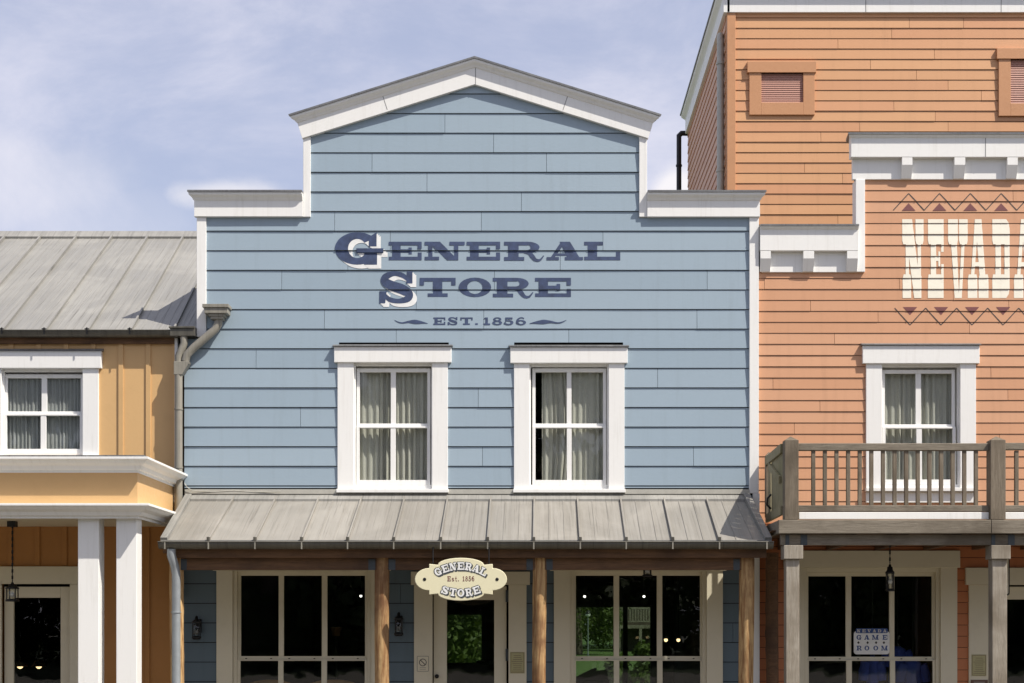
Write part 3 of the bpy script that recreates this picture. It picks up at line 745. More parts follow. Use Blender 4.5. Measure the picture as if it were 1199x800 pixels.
def rib(mb, a, b, w=.018, h=.035):
    mb.cur = rg.random(); mb.beam((a[0], a[1], a[2]+h/2-.004), (b[0], b[1], b[2]+h/2-.004), w, h)
for t0, b0 in zip(tops[1:-1], bots[1:-1]): rib(m, (t0, -.06, zt_-.06*(zt_-zb_)/P_), (b0, -P_-.005, zb_))
for i in range(len(tops)-1):                                       # shallow pressed creases in every pan
    for f in (.34, .67):
        t0 = tops[i]+(tops[i+1]-tops[i])*f; b0 = bots[i]+(bots[i+1]-bots[i])*f
        rib(m, (t0, -.12, zt_-.12*(zt_-zb_)/P_-.002), (b0, -P_, zb_-.002), .012, .011)
m.build('standing_seam', 'zinc', aw)
for b0 in bots[1:-1]:
    m = MB(); m.box(b0-.016, b0+.016, -P_-.022, -P_+.035, zb_+.002, zb_+.048); m.build('seam_cap', 'gutter', aw, .004)
m = MB(); m.extr_x([(0, zt_+.05), (-.025, zt_+.05), (-.03, zt_+.022), (-.15, zt_-.035), (-.15, zt_-.07), (0, zt_)], xl0, xr0)
m.beam((xl0+.03, -.02, zt_+.02), (xl1+.035, -P_, zb_+.022), .075, .045); m.beam((xr0-.03, -.02, zt_+.02), (xr1-.035, -P_, zb_+.022), .075, .05)
m.build('roof_flashing', 'tin', aw, .003)
m = MB(); m.beam((xl1, -P_+.01, zb_+.008), (xr1, -P_+.01, zb_+.008), .035, .014); m.build('drip_edge', 'tin', aw, .002)
m = MB(); gutter(m, px(186.5, P_+.06), px(905, P_+.06), -(P_+.055), pz(635, P_+.06), .075)
gt = m.build('gutter', 'gutter', aw)
for x in [193]+se+[898]:
    X0 = px(x, P_+.13); m = MB(); m.box(X0-.007, X0+.007, -(P_+.136), -(P_+.128), pz(643, P_+.13), pz(634.5, P_+.13)); m.build('gutter_strap', 'pipe', gt)
m = MB(); m.box(px(207, P_-.06), px(897, P_-.06), -(P_-.02), -(P_-.07), pz(653, P_), pz(641, P_)); m.build('fascia_board', 'beam', aw, .004)
OP = 1.24
m = MB(); m.box(px(207, OP), px(882, OP), -(OP+.05), -(OP-.07), pz(667.5, OP), pz(653.5, OP)); bm_ = m.build('porch_beam', 'beam', B, .005)
for x0, x1 in ((213, 220), (432, 439.8), (455.7, 463.5), (616.5, 624), (639.8, 647), (858, 865.3)):
    m = MB(); m.box(px(x0, OP), px(x1, OP), -(OP+.056), -(OP+.052), pz(667.8, OP), pz(655, OP)); m.build('steel_plate', 'plate', bm_)
for i, (x, r) in enumerate(((207.5, .075), (447.8, .0785), (631.8, .0745), (873.7, .082))): log_post(B, px(x, OP), -OP, .14, pz(653.6, OP), r, i+1)
m = MB()
for k in range(13):
    x = px(225+k*53.5); m.beam((x, -.02, zt_-.10), (x*1.0, -P_+.08, zb_-.08), .06, .10)
m.build('rafter', 'beam', aw)
XD = P_+.055
m = MB(); m.tube([(px(200.5, XD), -XD, pz(643, XD)), (px(200.5, XD), -XD, pz(650, XD)), (px(203, XD), -XD+.06, pz(662, XD)), (px(204, XD), -XD+.09, pz(672, XD)), (px(204, XD), -XD+.09, .3)], .047, 14)
m.tube([(px(204, XD), -XD+.09, pz(717.5, XD)), (px(204, XD), -XD+.09, pz(716, XD))], .055, 14); m.build('downspout', 'pipe_grey', B)
# hopper and swan neck on the facade
m = MB(); hx, hy = px(254), -.10
m.box(px(241), px(271.5), -.20, -.01, pz(364), pz(360)); m.box(px(243), px(270), -.185, -.01, pz(370.5), pz(364)); m.box(px(247.5), px(266), -.165, -.015, pz(373.5), pz(370.5)); m.box(px(249.5), px(264), -.155, -.02, pz(376.5), pz(373.5))
m.tube([(px(257.5), hy+.01, pz(376)), (px(257.5), hy+.01, pz(381)), (px(254), hy+.01, pz(387.5)), (px(230), hy+.01, pz(408)), (px(221), hy+.01, pz(417)), (px(219), hy+.01, pz(425))], .048, 14)
m.tube([(px(217), hy+.02, pz(396)), (px(217.5), hy+.02, pz(404)), (px(214.5), hy+.02, pz(411)), (px(211), hy+.02, pz(419)), (px(211), hy+.02, pz(427))], .044, 14)
m.prism([(px(206.8), pz(425.5)), (px(224), pz(425.5)), (px(224), pz(428)), (px(216.3), pz(441)), (px(206.8), pz(441))], hy-.045, hy+.065)
m.tube([(px(211.5), hy, pz(440)), (px(211.5), hy, pz(700))], .045, 14)
for y in (480, 548): m.tube([(px(211.5), hy, pz(y)), (px(211.5), hy, pz(y+1.6))], .052, 14)
m.build('rain_hopper', 'pipe', B, .004)
m = MB(); m.tube([(px(x), -.06-.02*math.sin(x), pz(y)) for x, y in ((217, 566), (220, 571), (226, 575), (250, 576.4), (275, 575), (300, 576.8), (330, 576))], .004, 6); m.build('loose_cable', 'pipe_light', B)

# ================================================================== ORANGE SALOON
OO = -.03
O = thing('orange_saloon', (px(1100), 0, 0), 'terracotta orange clapboard building with white bracketed parapet and grey timber balcony', 'building')
XR = 1460
o_lines = [403.5-12.85*k for k in range(0, 20)]+[403.5+13.15*k for k in range(1, 40)]
OS = Siding([pz(y, OO) for y in o_lines], OO, .0092, 11)
wo_, ho = window(O, 0, OO, [(1037.4, 1073.6), (1080, 1116)], 436.6, (496.3, 501.6), 561.5, (1013.5, 1032, 1123.5, 1142), (1009, 1145.5, 405.5, 426.5), (1032.5, 1123, 426.5, 571), 571.5, apron=589, curt_seed=21)
s3, ho2 = shop_window(O, OO, [(947.5, 991.4), (998, 1042.6), (1048.7, 1092.7)], 674.7, (769.2, 774), 880, (921, 940), (1100.5, 1120), (940, 947), (1093, 1100.5), (645, 665), (917, 1123))
odoor_hole = (px(1155, OO), px(1228, OO), 0.1, pz(682, OO))
ro = lambda *p: [(px(x, OO), pz(y, OO)) for x, y in p]
JO = [(910, 297), (895, 333), (1053, 333), (949, 359), (1028, 371), (1181, 359), (977, 397), (1135, 378), (1116, 345), (905, 445), (960, 470), (1180, 460), (930, 500), (1170, 520), (1186, 226), (1160, 440)]
jo = [(px(x, OO), pz(y, OO)) for x, y in JO]
OS.mesh([ro((888.5, 318), (1012, 318), (1012, 612), (888.5, 612)), ro((1011.99, 211), (XR, 211), (XR, 612), (1011.99, 612))], [ho, ho2, odoor_hole], jo, px(880, OO), px(XR, OO)).build('siding', 'orange', O)
OS.mesh([ro((888.5, 612), (XR, 612), (XR, 905), (888.5, 905))], [ho, ho2, odoor_hole], jo, px(880, OO), px(XR, OO)).build('porch_siding', 'deep_orange', O, label='deep orange boards under the balcony')
m = MB(); sheath(m, ro((889, 166), (XR, 166), (XR, 904), (889, 904)), [ho, ho2, odoor_hole, (px(880, OO), px(1003, OO), pz(270, OO), pz(100, OO))], -OO+.012, -OO+.15); m.build('sheathing', 'dark', O)
# painted lettering: tall narrow letters with heavy tops and feet
def NV(x0, x1, pieces): 
    y0, y1 = 257, 349.3
    return [[[(px(x0+(x1-x0)*u, OO), pz(y1-(y1-y0)*v, OO)) for u, v in p] for p in g] for g in pieces]
hs = .68; lo = .30
def notch(a, b, top=True, k=.05):      # heavy slab with chamfered inner corners
    if top: return [(a, hs+k), (a+k*.9, hs), (b-k*.9, hs), (b, hs+k), (b, 1), (a, 1)]
    return [(a, 0), (b, 0), (b, lo-k), (b-k*.9, lo), (a+k*.9, lo), (a, lo-k)]
NG = {
 'N': [[notch(0, .46), notch(.62, 1), notch(.02, .42, False)], [rc(.16, .2, .32, .8), rc(.72, .02, .88, .8)], [[(.10, 1), (.46, 1), (.90, 0), (.56, 0)]], [rc(.56, 0, .90, .28)]],
 'E': [[notch(0, 1), notch(0, 1, False)], [rc(.18, .2, .52, .8)], [rc(.84, .585, 1, .72), rc(.84, .2, 1, .43)], [rc(.4, .47, .78, .535)], [rc(.66, .40, .78, .59)]],
 'V': [[notch(0, .50), notch(.56, 1)], [[(.14, .75), (.44, .75), (.56, 0), (.34, 0)]], [[(.70, .75), (.86, .75), (.70, 0), (.54, 0)]], [rc(.34, 0, .70, .06)]],
 'A': [[notch(0, .46, False), notch(.52, 1, False)], [[(.34, 1), (.52, 1), (.30, .24), (.14, .24)]], [[(.36, 1), (.66, 1), (.86, .24), (.58, .24)]], [rc(.25, .40, .7, .455)]],
 'D': [[notch(0, .62), notch(0, .62, False)], [rc(.18, .2, .50, .8)], [rc(.70, .12, 1, .88)], [[(.5, hs), (.9, hs), (1, .88), (.95, .95), (.8, 1), (.5, 1)]], [[(.5, 0), (.8, 0), (.95, .05), (1, .12), (.9, lo), (.5, lo)]]],
}
mb = MB()
for ch, a, b in (('N', 1056.2, 1081.2), ('E', 1086.3, 1104.7), ('V', 1109.8, 1132.8), ('A', 1133, 1157.2), ('D', 1161.6, 1181.9), ('A', 1187, 1211)): OS.paint(NV(a, b, NG[ch]), mb)
mb.build('painted_lettering', 'cream_l', O, label='cream tall slab letters NEVADA across the boards')
mb = MB(); tri = MB()
P0 = lambda x, y: (px(x, OO), pz(y, OO))
def thin(a, b, w=.55):
    dx, dy = b[0]-a[0], b[1]-a[1]; l = math.hypot(dx, dy); nx, ny = -dy/l*w, dx/l*w
    return [P0(a[0]+nx, a[1]+ny), P0(b[0]+nx, b[1]+ny), P0(b[0]-nx, b[1]-ny), P0(a[0]-nx, a[1]-ny)]
for k in range(5):
    xa = 1045.8+k*36.1
    OS.paint([[thin((xa, 246.5), (xa+18, 226.8))], [thin((xa+18, 226.8), (xa+36.1, 246.5))]], mb)
    OS.paint([[[P0(xa+9.8, 247.1), P0(xa+26, 247.1), P0(xa+17.9, 238.2)]]], tri)
    xb = 1047.3+k*36.3
    OS.paint([[thin((xb, 361), (xb+18, 380.8))], [thin((xb+18, 380.8), (xb+36.3, 361))]], mb)
    OS.paint([[[P0(xb+9.8, 359.8), P0(xb+26.4, 359.8), P0(xb+18.1, 369.2)]]], tri)
mb.build('zigzag_line', 'ink', O); tri.build('painted_triangle', 'maroon', O)
# parapet cornices
def para(x0, x1, ycap, yb1, yb2, brackets, name, flare1=False, flare0=True):
    m = MB(); hh = (yb1-ycap-3)/100
    m.sweep([(px(x0, OO), pz(ycap+3, OO)), (px(x1, OO), pz(ycap+3, OO))], [(hh, -.02), (hh, .10), (.035, .10), (.025, .115), (.0, .13), (0, -.02)], OO, flare0, flare1, o_ref=.10)
    c = m.build(name, 'white', O, .003)
    m = MB(); m.sweep([(px(x0, OO), pz(ycap+3, OO)), (px(x1, OO), pz(ycap+3, OO))], [(0, -.2), (0, .14), (-.02, .14), (-.045, -.2)], OO, flare0, flare1, o_ref=.10); m.build('coping', 'coping', c)
    m = MB(); m.box(px(x0+3, OO), px(x1, OO), -(OO+.03), -(OO-.02), pz(yb2, OO), pz(yb1, OO)-.001); m.build('frieze', 'white', c, .003)
    for b0, b1 in brackets:
        m = MB(); z0, z1 = pz(yb2, OO)+.002, pz(yb1, OO)-.002; zm = pz(yb1+9, OO)
        m.extr_x([(-(OO+.031), z1), (-(OO+.098), z1), (-(OO+.098), zm), (-(OO+.045), z0), (-(OO+.031), z0)], px(b0, OO), px(b1, OO)); m.build('bracket', 'white', c, .003)
    return c
para(888.5, 1003, 265, 296, 319.5, [(889, 901), (939, 951.5), (990, 1002.5)], 'cornice', False, False)
c2 = para(994.5, XR, 158.5, 187, 211, [(1054, 1066), (1115, 1127.5), (1176.6, 1188.6), (1238, 1250), (1299, 1311), (1360, 1372)], 'cornice')
m = MB(); m.box(px(1151, OO)-.004, px(1151, OO)+.004, -(OO+.102), -(OO+.098), pz(187, OO), pz(163, OO)); m.build('joint', 'shell', c2)
vtrim(O, 1001.2, 1012, 211.2, 319.3, OO, .04)
# body
m = MB(); m.box(px(890), px(890)+.15, .2, 8, 0, 6.2); m.box(px(XR)-.15, px(XR), .2, 8, 0, 7.3); m.box(px(890), px(XR), 8, 8.15, 0, 6.2); m.build('body_wall', 'shell', O)
m = MB(); m.box(px(890), px(1012), .2, 8, 6.0, 6.12); m.box(px(1012), px(XR), .2, 8, 6.0, 6.12); m.build('flat_roof', 'tin', O)
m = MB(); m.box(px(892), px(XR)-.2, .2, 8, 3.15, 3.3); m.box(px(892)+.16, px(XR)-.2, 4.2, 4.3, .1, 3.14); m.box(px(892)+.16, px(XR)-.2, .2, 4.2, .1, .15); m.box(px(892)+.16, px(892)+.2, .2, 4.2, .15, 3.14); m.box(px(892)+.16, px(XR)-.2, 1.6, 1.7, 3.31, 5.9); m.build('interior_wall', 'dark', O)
# tower set back above
TO = -1.5; TX0 = 851.0
t_lines = [33.6+12.12*k-24*12.12 for k in range(22, 60)]
TS = Siding([pz(y, TO) for y in t_lines], TO, .0095, 17)
TW = (px(TX0, TO), px(1500, TO))
def vent(x0, x1, y0, y1, ix0, ix1, iy0, iy1, n):
    X = lambda v: px(v, TO); Z = lambda v: pz(v, TO)
    m = MB(); hollow(m, X(x0+2.5), X(x1-1.5), -(TO+.035), -(TO-.02), Z(y1), Z(iy0), X(ix0), X(ix1), Z(iy1), Z(iy0)); v = m.build('vent', 'tower_trim', O, .003)
    m = MB(); m.box(X(x0), X(x1), -(TO+.05), -(TO-.02), Z(iy0), Z(y0)); m.build('vent_head', 'tower_trim', v, .003)
    m = MB()
    for k in range(n):
        z = Z(iy1)+(Z(iy0)-Z(iy1))*(k+.5)/n; p = (Z(iy0)-Z(iy1))/n
        m.extr_x([(-(TO+.012), z-p*.46), (-(TO+.012), z-p*.30), (-(TO+.006), z+p*.50), (-(TO-.004), z+p*.50), (-(TO+.002), z-p*.46)], X(ix0), X(ix1))
    m.build('louvre', paint_louvre, v)
    m = MB(); m.box(X(ix0), X(ix1), -(TO-.06), -(TO-.07), Z(iy1), Z(iy0)); m.build('backing', 'dark', v)
    return (X(ix0)-.01, X(ix1)+.01, Z(iy1)-.01, Z(iy0)+.01)
paint_louvre = paint('louvre_paint', (.40, .20, .15), amount=.1, grain=(1, 1, 1))
vh = [vent(874.5, 955, 73.5, 135.5, 891, 940, 86.5, 121, 14), vent(1166, 1262, 58, 136.8, 1182.5, 1244, 70.5, 122, 20)]
JT = [(1064.5, 28), (1044, 40), (981, 52), (1094, 64), (1019, 76), (1073, 88), (1149, 112), (1046.5, 124), (1095, 136), (1006.5, 148), (1110, 148), (961, 160), (942, 197), (986.5, 209), (981, 258), (1128, 22), (1110, 100)]
TS.mesh([[(px(860, TO), pz(300, TO)), (TW[1], pz(300, TO)), (TW[1], pz(14, TO)), (px(860, TO), pz(14, TO))]], vh, [(px(x, TO), pz(y, TO)) for x, y in JT], px(860, TO), TW[1]).build('tower_siding', 'tower', O)
m = MB(); sheath(m, [(TW[0]+.02, 6.15), (TW[1], 6.15), (TW[1], pz(-20, TO)), (TW[0]+.02, pz(-20, TO))], vh, 1.512, 1.6); m.build('tower_sheathing', 'dark', O)
vtrim(O, TX0, 861, 16, 300, TO, .03, 'tower_trim', 'tower_corner_board', .06)
# tower side wall, its boards seen edge on
YB = 6.25
m = MB(); rg = random.Random(8)
for a, b in zip(sorted(pz(y, TO) for y in t_lines), sorted(pz(y, TO) for y in t_lines)[1:]):
    if b < 6.0 or a > pz(0, TO): continue
    m.cur = rg.random(); vs = [(TW[0]-.012, 1.565, a), (TW[0]-.012, YB, a), (TW[0]-.001, YB, b), (TW[0]-.001, 1.565, b)]
    m.add(vs+[(TW[0]+.02, p[1], p[2]) for p in vs], [(0, 1, 2, 3), (0, 4, 5, 1), (3, 2, 6, 7), (1, 5, 6, 2), (0, 3, 7, 4)])
m.build('tower_side_siding', 'orange', O)
m = MB(); m.box(TW[0]+.022, TW[0]+.12, 1.61, YB, 6.14, pz(-10, TO)); m.box(TW[0]+.03, TW[1], YB, YB+.1, 6.14, pz(-10, TO)); m.box(TW[1]-.1, TW[1], 1.61, YB, 6.14, pz(-10, TO)); m.build('tower_body_wall', 'shell', O)
zc1 = pz(16, TO); zc0 = zc1+.19
m = MB(); m.sweep([(TW[0], zc1+.30), (TW[1], zc1+.30)], [(.30, -.02), (.30, .045), (.09, .045), (.07, .06), (.03, .10), (0, .11), (0, -.02)], TO, True, False)
tcx = m.build('tower_cornice', 'white', O, .002)
m = MB()
for x in (1012.8, 1171): m.box(px(x, TO)-.004, px(x, TO)+.004, -(TO+.047), -(TO+.04), zc1+.001, zc1+.2)
m.build('joint', 'shell', tcx)
# side return of the cornice: same moulding along y
prof = [(.0, -.03), (.0, .045), (.21, .045), (.23, .06), (.27, .10), (.30, .11), (.30, -.03)]
vs = []; n = len(prof)
for yv, fl in ((1.5-.045, -1), (YB, 1)):
    for dz, o in prof: vs.append((TW[0]-o, yv+fl*max(0, o-.045), zc1+dz))
m = MB(); m.add(vs, [tuple(range(n)), tuple(range(2*n-1, n-1, -1))]+[(i, (i+1) % n, (i+1) % n+n, i+n) for i in range(n)]); m.build('tower_cornice', 'white', O)
m = MB(); m.box(TW[0]-.125, TW[0]+.1, 1.37, YB+.06, zc1+.301, zc1+.325); m.box(TW[0]+.1, TW[1], 1.37, 1.7, zc1+.301, zc1+.325); m.box(TW[0]+.1, TW[1], 1.7, YB+.06, zc1+.15, zc1+.2); m.build('tower_coping', 'coping', O)
m = MB(); dx = TW[0]-.055; m.tube([(dx+.01, 1.78, pz(32, TO)), (dx-.0, 1.74, pz(36, TO)), (dx, 1.72, pz(42, TO)), (dx, 1.72, 6.2)], .045, 14)
for y in (66, 193): m.tube([(dx, 1.72, pz(y, TO)), (dx, 1.72, pz(y+2.5, TO))], .055, 14)
m.build('downspout', 'pipe_light', O)
m = MB(); dx = TW[0]-.14; m.tube([(TW[0]+.02, YB+.05, pz(155, -YB)), (TW[0]-.10, YB+.05, pz(155, -YB)), (dx, YB+.05, pz(158, -YB)), (dx, YB+.05, 5.8)], .042, 14); m.tube([(dx, YB+.05, pz(192, -YB)), (dx, YB+.05, pz(194, -YB))], .050, 14); m.build('rear_downspout', 'iron', O)
# balcony
BO = 1.5
X = lambda v, o=BO: px(v, o); Z = lambda v, o=BO: pz(v, o)
zd = Z(609.5)
m = MB(); m.box(X(912)+.05, X(XR), -BO+.02, .02, zd-.10, zd-.03); bal = m.build('balcony', 'greyrail', O)
m = MB(); m.box(X(910), X(1157.4)-.002, -(BO+.10), -(BO+.02), Z(625.5), zd); m.box(X(1157.4)+.002, X(XR), -(BO+.10), -(BO+.02), Z(625.5), zd); m.build('deck_fascia', 'greyrail', bal, .006)
m = MB(); m.box(X(910)+.001, X(910)+.05, -(BO+.018), -.03, Z(625), zd-.002); m.build('side_fascia', 'greyrail', bal, .005)
m = MB(); m.box(X(914), X(XR), -(BO+.015), -(BO-.06), Z(638.5), Z(626)); m.build('deck_beam', 'greyrail', bal, .006)
m = MB(); m.box(X(935), X(1157), -(BO+.028), -(BO-.02), Z(608.4), Z(600)); m.box(X(1176), X(XR), -(BO+.028), -(BO-.02), Z(608.4), Z(600)); m.build('white_kerb', 'white', bal, .005)
def rail_post(x0, x1, y0, y1, ytop, nm='rail_post', mat='greypost', o=BO, w=None):
    m = MB(); a, b = px(x0, o), px(x1, o); d = (b-a)/2; zt = pz(ytop, o); zs = zt-.05; yc = -o
    m.box(a, b, yc-d, yc+d, pz(y1, o), zs)
    m.add([(a, yc-d, zs), (b, yc-d, zs), (b, yc+d, zs), (a, yc+d, zs), ((a+b)/2, yc, zt)], [(0, 1, 4), (1, 2, 4), (2, 3, 4), (3, 0, 4)])
    return m.build(nm, mat, bal, .005)
rail_post(917.5, 933.8, 511, 609, 511); rail_post(1157.4, 1175, 511, 609, 511); rail_post(1398, 1415, 511, 609, 511)
rail_post(896, 904.5, 0, 606, 529, o=.12)
for a, b, ya, yb in ((933.8, 1157.4, 519.5, 528), (1175, 1398, 519, 527.2)):
    m = MB(); m.box(X(a), X(b), -(BO+.035), -(BO-.035), Z(yb), Z(ya)); m.build('top_rail', 'greyrail', bal, .006)
    m = MB(); m.box(X(a), X(b), -(BO+.03), -(BO-.03), Z(599.5), Z(592)); m.build('bottom_rail', 'greyrail', bal, .006)
    n = 15
    for k in range(n+1 if a < 1000 else n):
        x = (952.2+13.6*k-.0) if a < 1000 else 1190+13.6*k
        if x > b-6: continue
        m = MB(); m.box(X(x-2.2), X(x+2.2), -(BO+.02), -(BO-.02), Z(592), Z(528)); m.build('baluster', 'greypost', bal, .003)
# boarded side panel with brace and iron pull
sx0, sx1 = px(920, BO), px(900, .12)
m = MB(); npl = 8
for k in range(npl):
    f0, f1 = k/npl, (k+1)/npl; ya = -BO+.08+(1.24)*f0; yb_ = -BO+.08+1.24*f1-.006; xa = sx0+(sx1-sx0)*f0
    if k == 6: m.cur = k; m.box(xa-.012, xa+.012, ya+.07, ya+.10, Z(601), Z(527)); yb_ = ya+.03
    m.cur = k; m.box(xa-.012, xa+.012, ya, yb_-.012, Z(601), Z(527)-.0)
sp = m.build('side_panel', 'mossy', bal)
m = MB(); m.beam((sx0-.03, -BO+.08, Z(524)), (sx1-.03, -.16, Z(524)), .03, .10); m.beam((sx0-.03, -BO+.08, Z(597)), (sx1-.03, -.16, Z(597)), .03, .10); m.beam((sx0-.03, -BO+.2, Z(560)), (sx1-.03, -.35, Z(532)), .03, .08); m.build('panel_rail', 'mossy', sp, .004)
m = MB(); m.tube([(sx1-.04, -.55, Z(570)), (sx1-.08, -.55, Z(575)), (sx1-.085, -.55, Z(583)), (sx1-.04, -.55, Z(588))], .012, 8); m.build('pull_handle', 'iron', sp)
m = MB()
for k in range(7):
    x = X(940+k*62); m.box(x-.03, x+.03, -BO+.1, .0, zd-.24, zd-.11)
m.build('joist', 'beam', bal)
m = MB(); m.box(X(905), X(XR), -BO+.08, .0, zd-.101, zd-.108); m.build('soffit', 'beam', bal)
for a, b, ca, cb in ((919.5, 935, 916.5, 938.8), (1160.3, 1177.6, 1158, 1180.6), (1401, 1418, 1399, 1421)):
    m = MB(); m.box(X(a), X(b), -(BO+.05), -(BO-.10), .14, Z(655)); po = m.build('porch_post', 'greywood', O, .006)
    m = MB(); m.box(X(ca), X(cb), -(BO+.085), -(BO-.135), Z(655), Z(639)); m.build('post_cap', 'greywood', po, .005)
    m = MB(); m.box(X(a), X(a)+.04, -(BO+.021), -(BO+.016), Z(638.7), Z(626.2)); m.box(X(b)+.02, X(b)+.09, -(BO+.021), -(BO+.016), Z(638.7), Z(626.2)); m.build('steel_plate', 'plate', po)
log_post(O, px(904.5, .12), -.12, .14, Z(640), .072, 33, 'wall_post', 'beam')
# door
Xo = lambda v: px(v, OO); Zo = lambda v: pz(v, OO)
m = MB(); hollow(m, Xo(1157.5), Xo(1225), .06, .105, .16, Zo(687), Xo(1177.6), Xo(1205), .55, Zo(702)); od = m.build('door', 'cream', O, .004)
m = MB(); m.box(Xo(1177), Xo(1206), .08, .085, .54, Zo(701)); m.build('pane', 'glass', od)
for a, b in ((1133.6, 1156.5), (1226, 1248)):
    m = MB(); m.box(Xo(a), Xo(b), -.005, .05, .14, Zo(685.2)); m.build('door_casing', 'cream', O, .004)
m = MB(); m.box(Xo(1129.6), Xo(1252), -.02, .05, Zo(685), Zo(665)); m.build('head_casing', 'cream', O, .004)

# ================================================================== YELLOW HOUSE
YO = -.04
Yh = thing('yellow_house', (px(0, YO), 0, 0), 'ochre yellow board and batten house with grey metal roof and white columned porch', 'house')
XL = -330
Xy = lambda v: px(v, YO); Zy = lambda v: pz(v, YO)
wy, hy1 = window(Yh, 0, YO, [(7, 46.7), (53.2, 92.8)], 442, (481, 486.5), 525.5, (-16.5, 2.5, 97.5, 116), (-20, 120, 412, 432), (2.8, 97.3, 432, 532), 533.5, curtain='gauze', curt_seed=3)
ydoor = (Xy(1), Xy(84.5), .1, Zy(681))
m = MB()
def panel(mb, x0, x1, y0, y1, holes, yf, yb):
    cells = [(x0, x1, y0, y1)]
    for h in holes: cells = [q for c in cells for q in rect_minus(c, h)]
    for c in cells: mb.box(c[0], c[1], yf, yb, c[2], c[3])
panel(m, Xy(XL), Xy(208), Zy(590), Zy(394), [hy1], -YO, -YO+.12); m.build('upper_wall', 'yellow', Yh)
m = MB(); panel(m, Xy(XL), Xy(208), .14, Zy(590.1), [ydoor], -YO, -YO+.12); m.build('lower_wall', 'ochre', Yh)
m = MB(); m2_ = MB(); rg = random.Random(2)
for k in range(-9, 6):
    x = 141.8+32.1*(k-0)
    if x > 200 or k > 1: continue
    m.cur = rg.random()
    if x < 122 and x > -22: m.box(Xy(x-2.8), Xy(x+2.8), -YO-.018, -YO, Zy(410.2), Zy(397))
    else: m.box(Xy(x-2.8), Xy(x+2.8), -YO-.018, -YO, Zy(589), Zy(397))
    x2 = 12.5+32*k+64
    if not (-10 < x2 < 92) : m2_.box(Xy(x2-2.8), Xy(x2+2.8), -YO-.018, -YO, .14, Zy(591))
for x in (12.5, 44.2, 76): m2_.box(Xy(x-2.8), Xy(x+2.8), -YO-.018, -YO, Zy(662), Zy(591))
m2_.box(Xy(170), Xy(175.5), -YO-.018, -YO, .14, Zy(591))
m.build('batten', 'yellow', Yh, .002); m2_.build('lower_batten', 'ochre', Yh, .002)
m = MB(); m.box(Xy(202), Xy(205.5), -YO-.02, -YO, Zy(589), Zy(397)); m.build('corner_board', 'yellow', Yh); 
m = MB(); m.box(Xy(205.6), Xy(209), -YO-.05, -YO+.02, Zy(589), Zy(397)); m.build('corner_board', 'white', Yh)
# roof
EO = -.01; RO = -3.61
ze, zr = pz(388, EO), pz(276, RO)
eb = [-396.5+50*k for k in range(0, 12)]; tb = [-240.5+41.55*k for k in range(0, 12)]
m = MB(); rg = random.Random(4)
Tp = [px(x, RO) for x in tb]+[px(231, RO)-.0]; Bt = [px(x, EO) for x in eb]+[px(231, EO)]
Tp.append(px(247, RO)) ; Bt.append(px(231, EO))
Tp = Tp[:-2]+[px(258, RO), -3.87]; Bt = Bt[:-2]+[px(203.5, EO), px(236, EO)]
for i in range(len(Tp)-1):
    m.cur = rg.random(); slab(m, (Tp[i], -RO, zr), (Tp[i+1], -RO, zr), (Bt[i+1], -EO, ze), (Bt[i], -EO, ze), .05)
yr = m.build('roof', 'tin', Yh)
m = MB()
for i in range(1, len(Tp)-1): rib(m, (Tp[i], -RO-.02, zr), (Bt[i], -EO, ze), .022, .04)
for i in range(len(Tp)-1):
    for f in (.2, .4, .6, .8): rib(m, (Tp[i]+(Tp[i+1]-Tp[i])*f, -RO, zr-.003), (Bt[i]+(Bt[i+1]-Bt[i])*f, -EO, ze-.003), .014, .010)
m.build('standing_seam', 'tin', yr)
m = MB(); m.extr_x([(-RO-.14, zr-.09), (-RO-.15, zr-.05), (-RO, zr+.065), (-RO+.15, zr-.05), (-RO+.14, zr-.09)], Tp[0], Tp[-1]); 
m.build('ridge_cap', 'tin', yr)
m = MB(); slab(m, (Tp[0], -RO, zr-.002), (Tp[-1], -RO, zr-.002), (Bt[-1], -RO+3.5, ze), (Bt[0], -RO+3.5, ze), .05); m.build('rear_roof', 'tin', Yh)
m = MB(); gutter(m, px(XL, 0), px(204, 0), -.05, pz(389, 0), .072); m.box(px(202), px(230.8), -.13, .02, pz(395.8), pz(386)); m.box(px(201), px(230.9), -.145, .03, pz(387), pz(384.8)); yg = m.build('gutter', 'gutter', yr, .003)
m = MB(); m.box(px(XL, 0), px(208, 0), -.005, .14, pz(402.5), pz(393)); m.build('soffit', 'beam', yr)
m = MB()
for x in (3, 52.5, 102.5, 152.5): m.box(px(x, .1)-.008, px(x, .1)+.008, -.131, -.125, pz(394), pz(386)); m.beam((px(x), -.10, pz(388)), (px(x), -.02, pz(386)), .012, .03)
m.build('gutter_strap', 'iron', yg)
# porch
PO = 1.72
def entab(ytop, h, out_face, crown, name):
    """cornice running along the front and returning to the wall on the right"""
    xr = px(161, out_face); zt = pz(ytop, out_face+crown)
    prof = [(0, 0), (0, crown*1.15), (.025, crown*1.15), (.035, crown), (h*.40, crown*.80), (h*.55, crown*.45), (h*.80, crown*.30), (h*.82, .012), (h, .012), (h, 0)]
    vs = []; n = len(prof)
    for st in range(3):
        for dn, o in prof:
            if st == 0: vs.append((px(XL, 0), -(out_face+o), zt-dn))
            elif st == 1: vs.append((xr+o, -(out_face+o), zt-dn))
            else: vs.append((xr+o, .08, zt-dn))
    m = MB(); fs = [tuple(range(n)), tuple(range(3*n-1, 2*n-1, -1))]
    for st in range(2): fs += [(st*n+i, st*n+(i+1) % n, (st+1)*n+(i+1) % n, (st+1)*n+i) for i in range(n)]
    m.add(vs, fs); return m.build(name, 'white', Yh, .003)
entab(535, .155, PO, .13, 'porch_cornice'); entab(589.5, .15, PO, .14, 'porch_cornice')
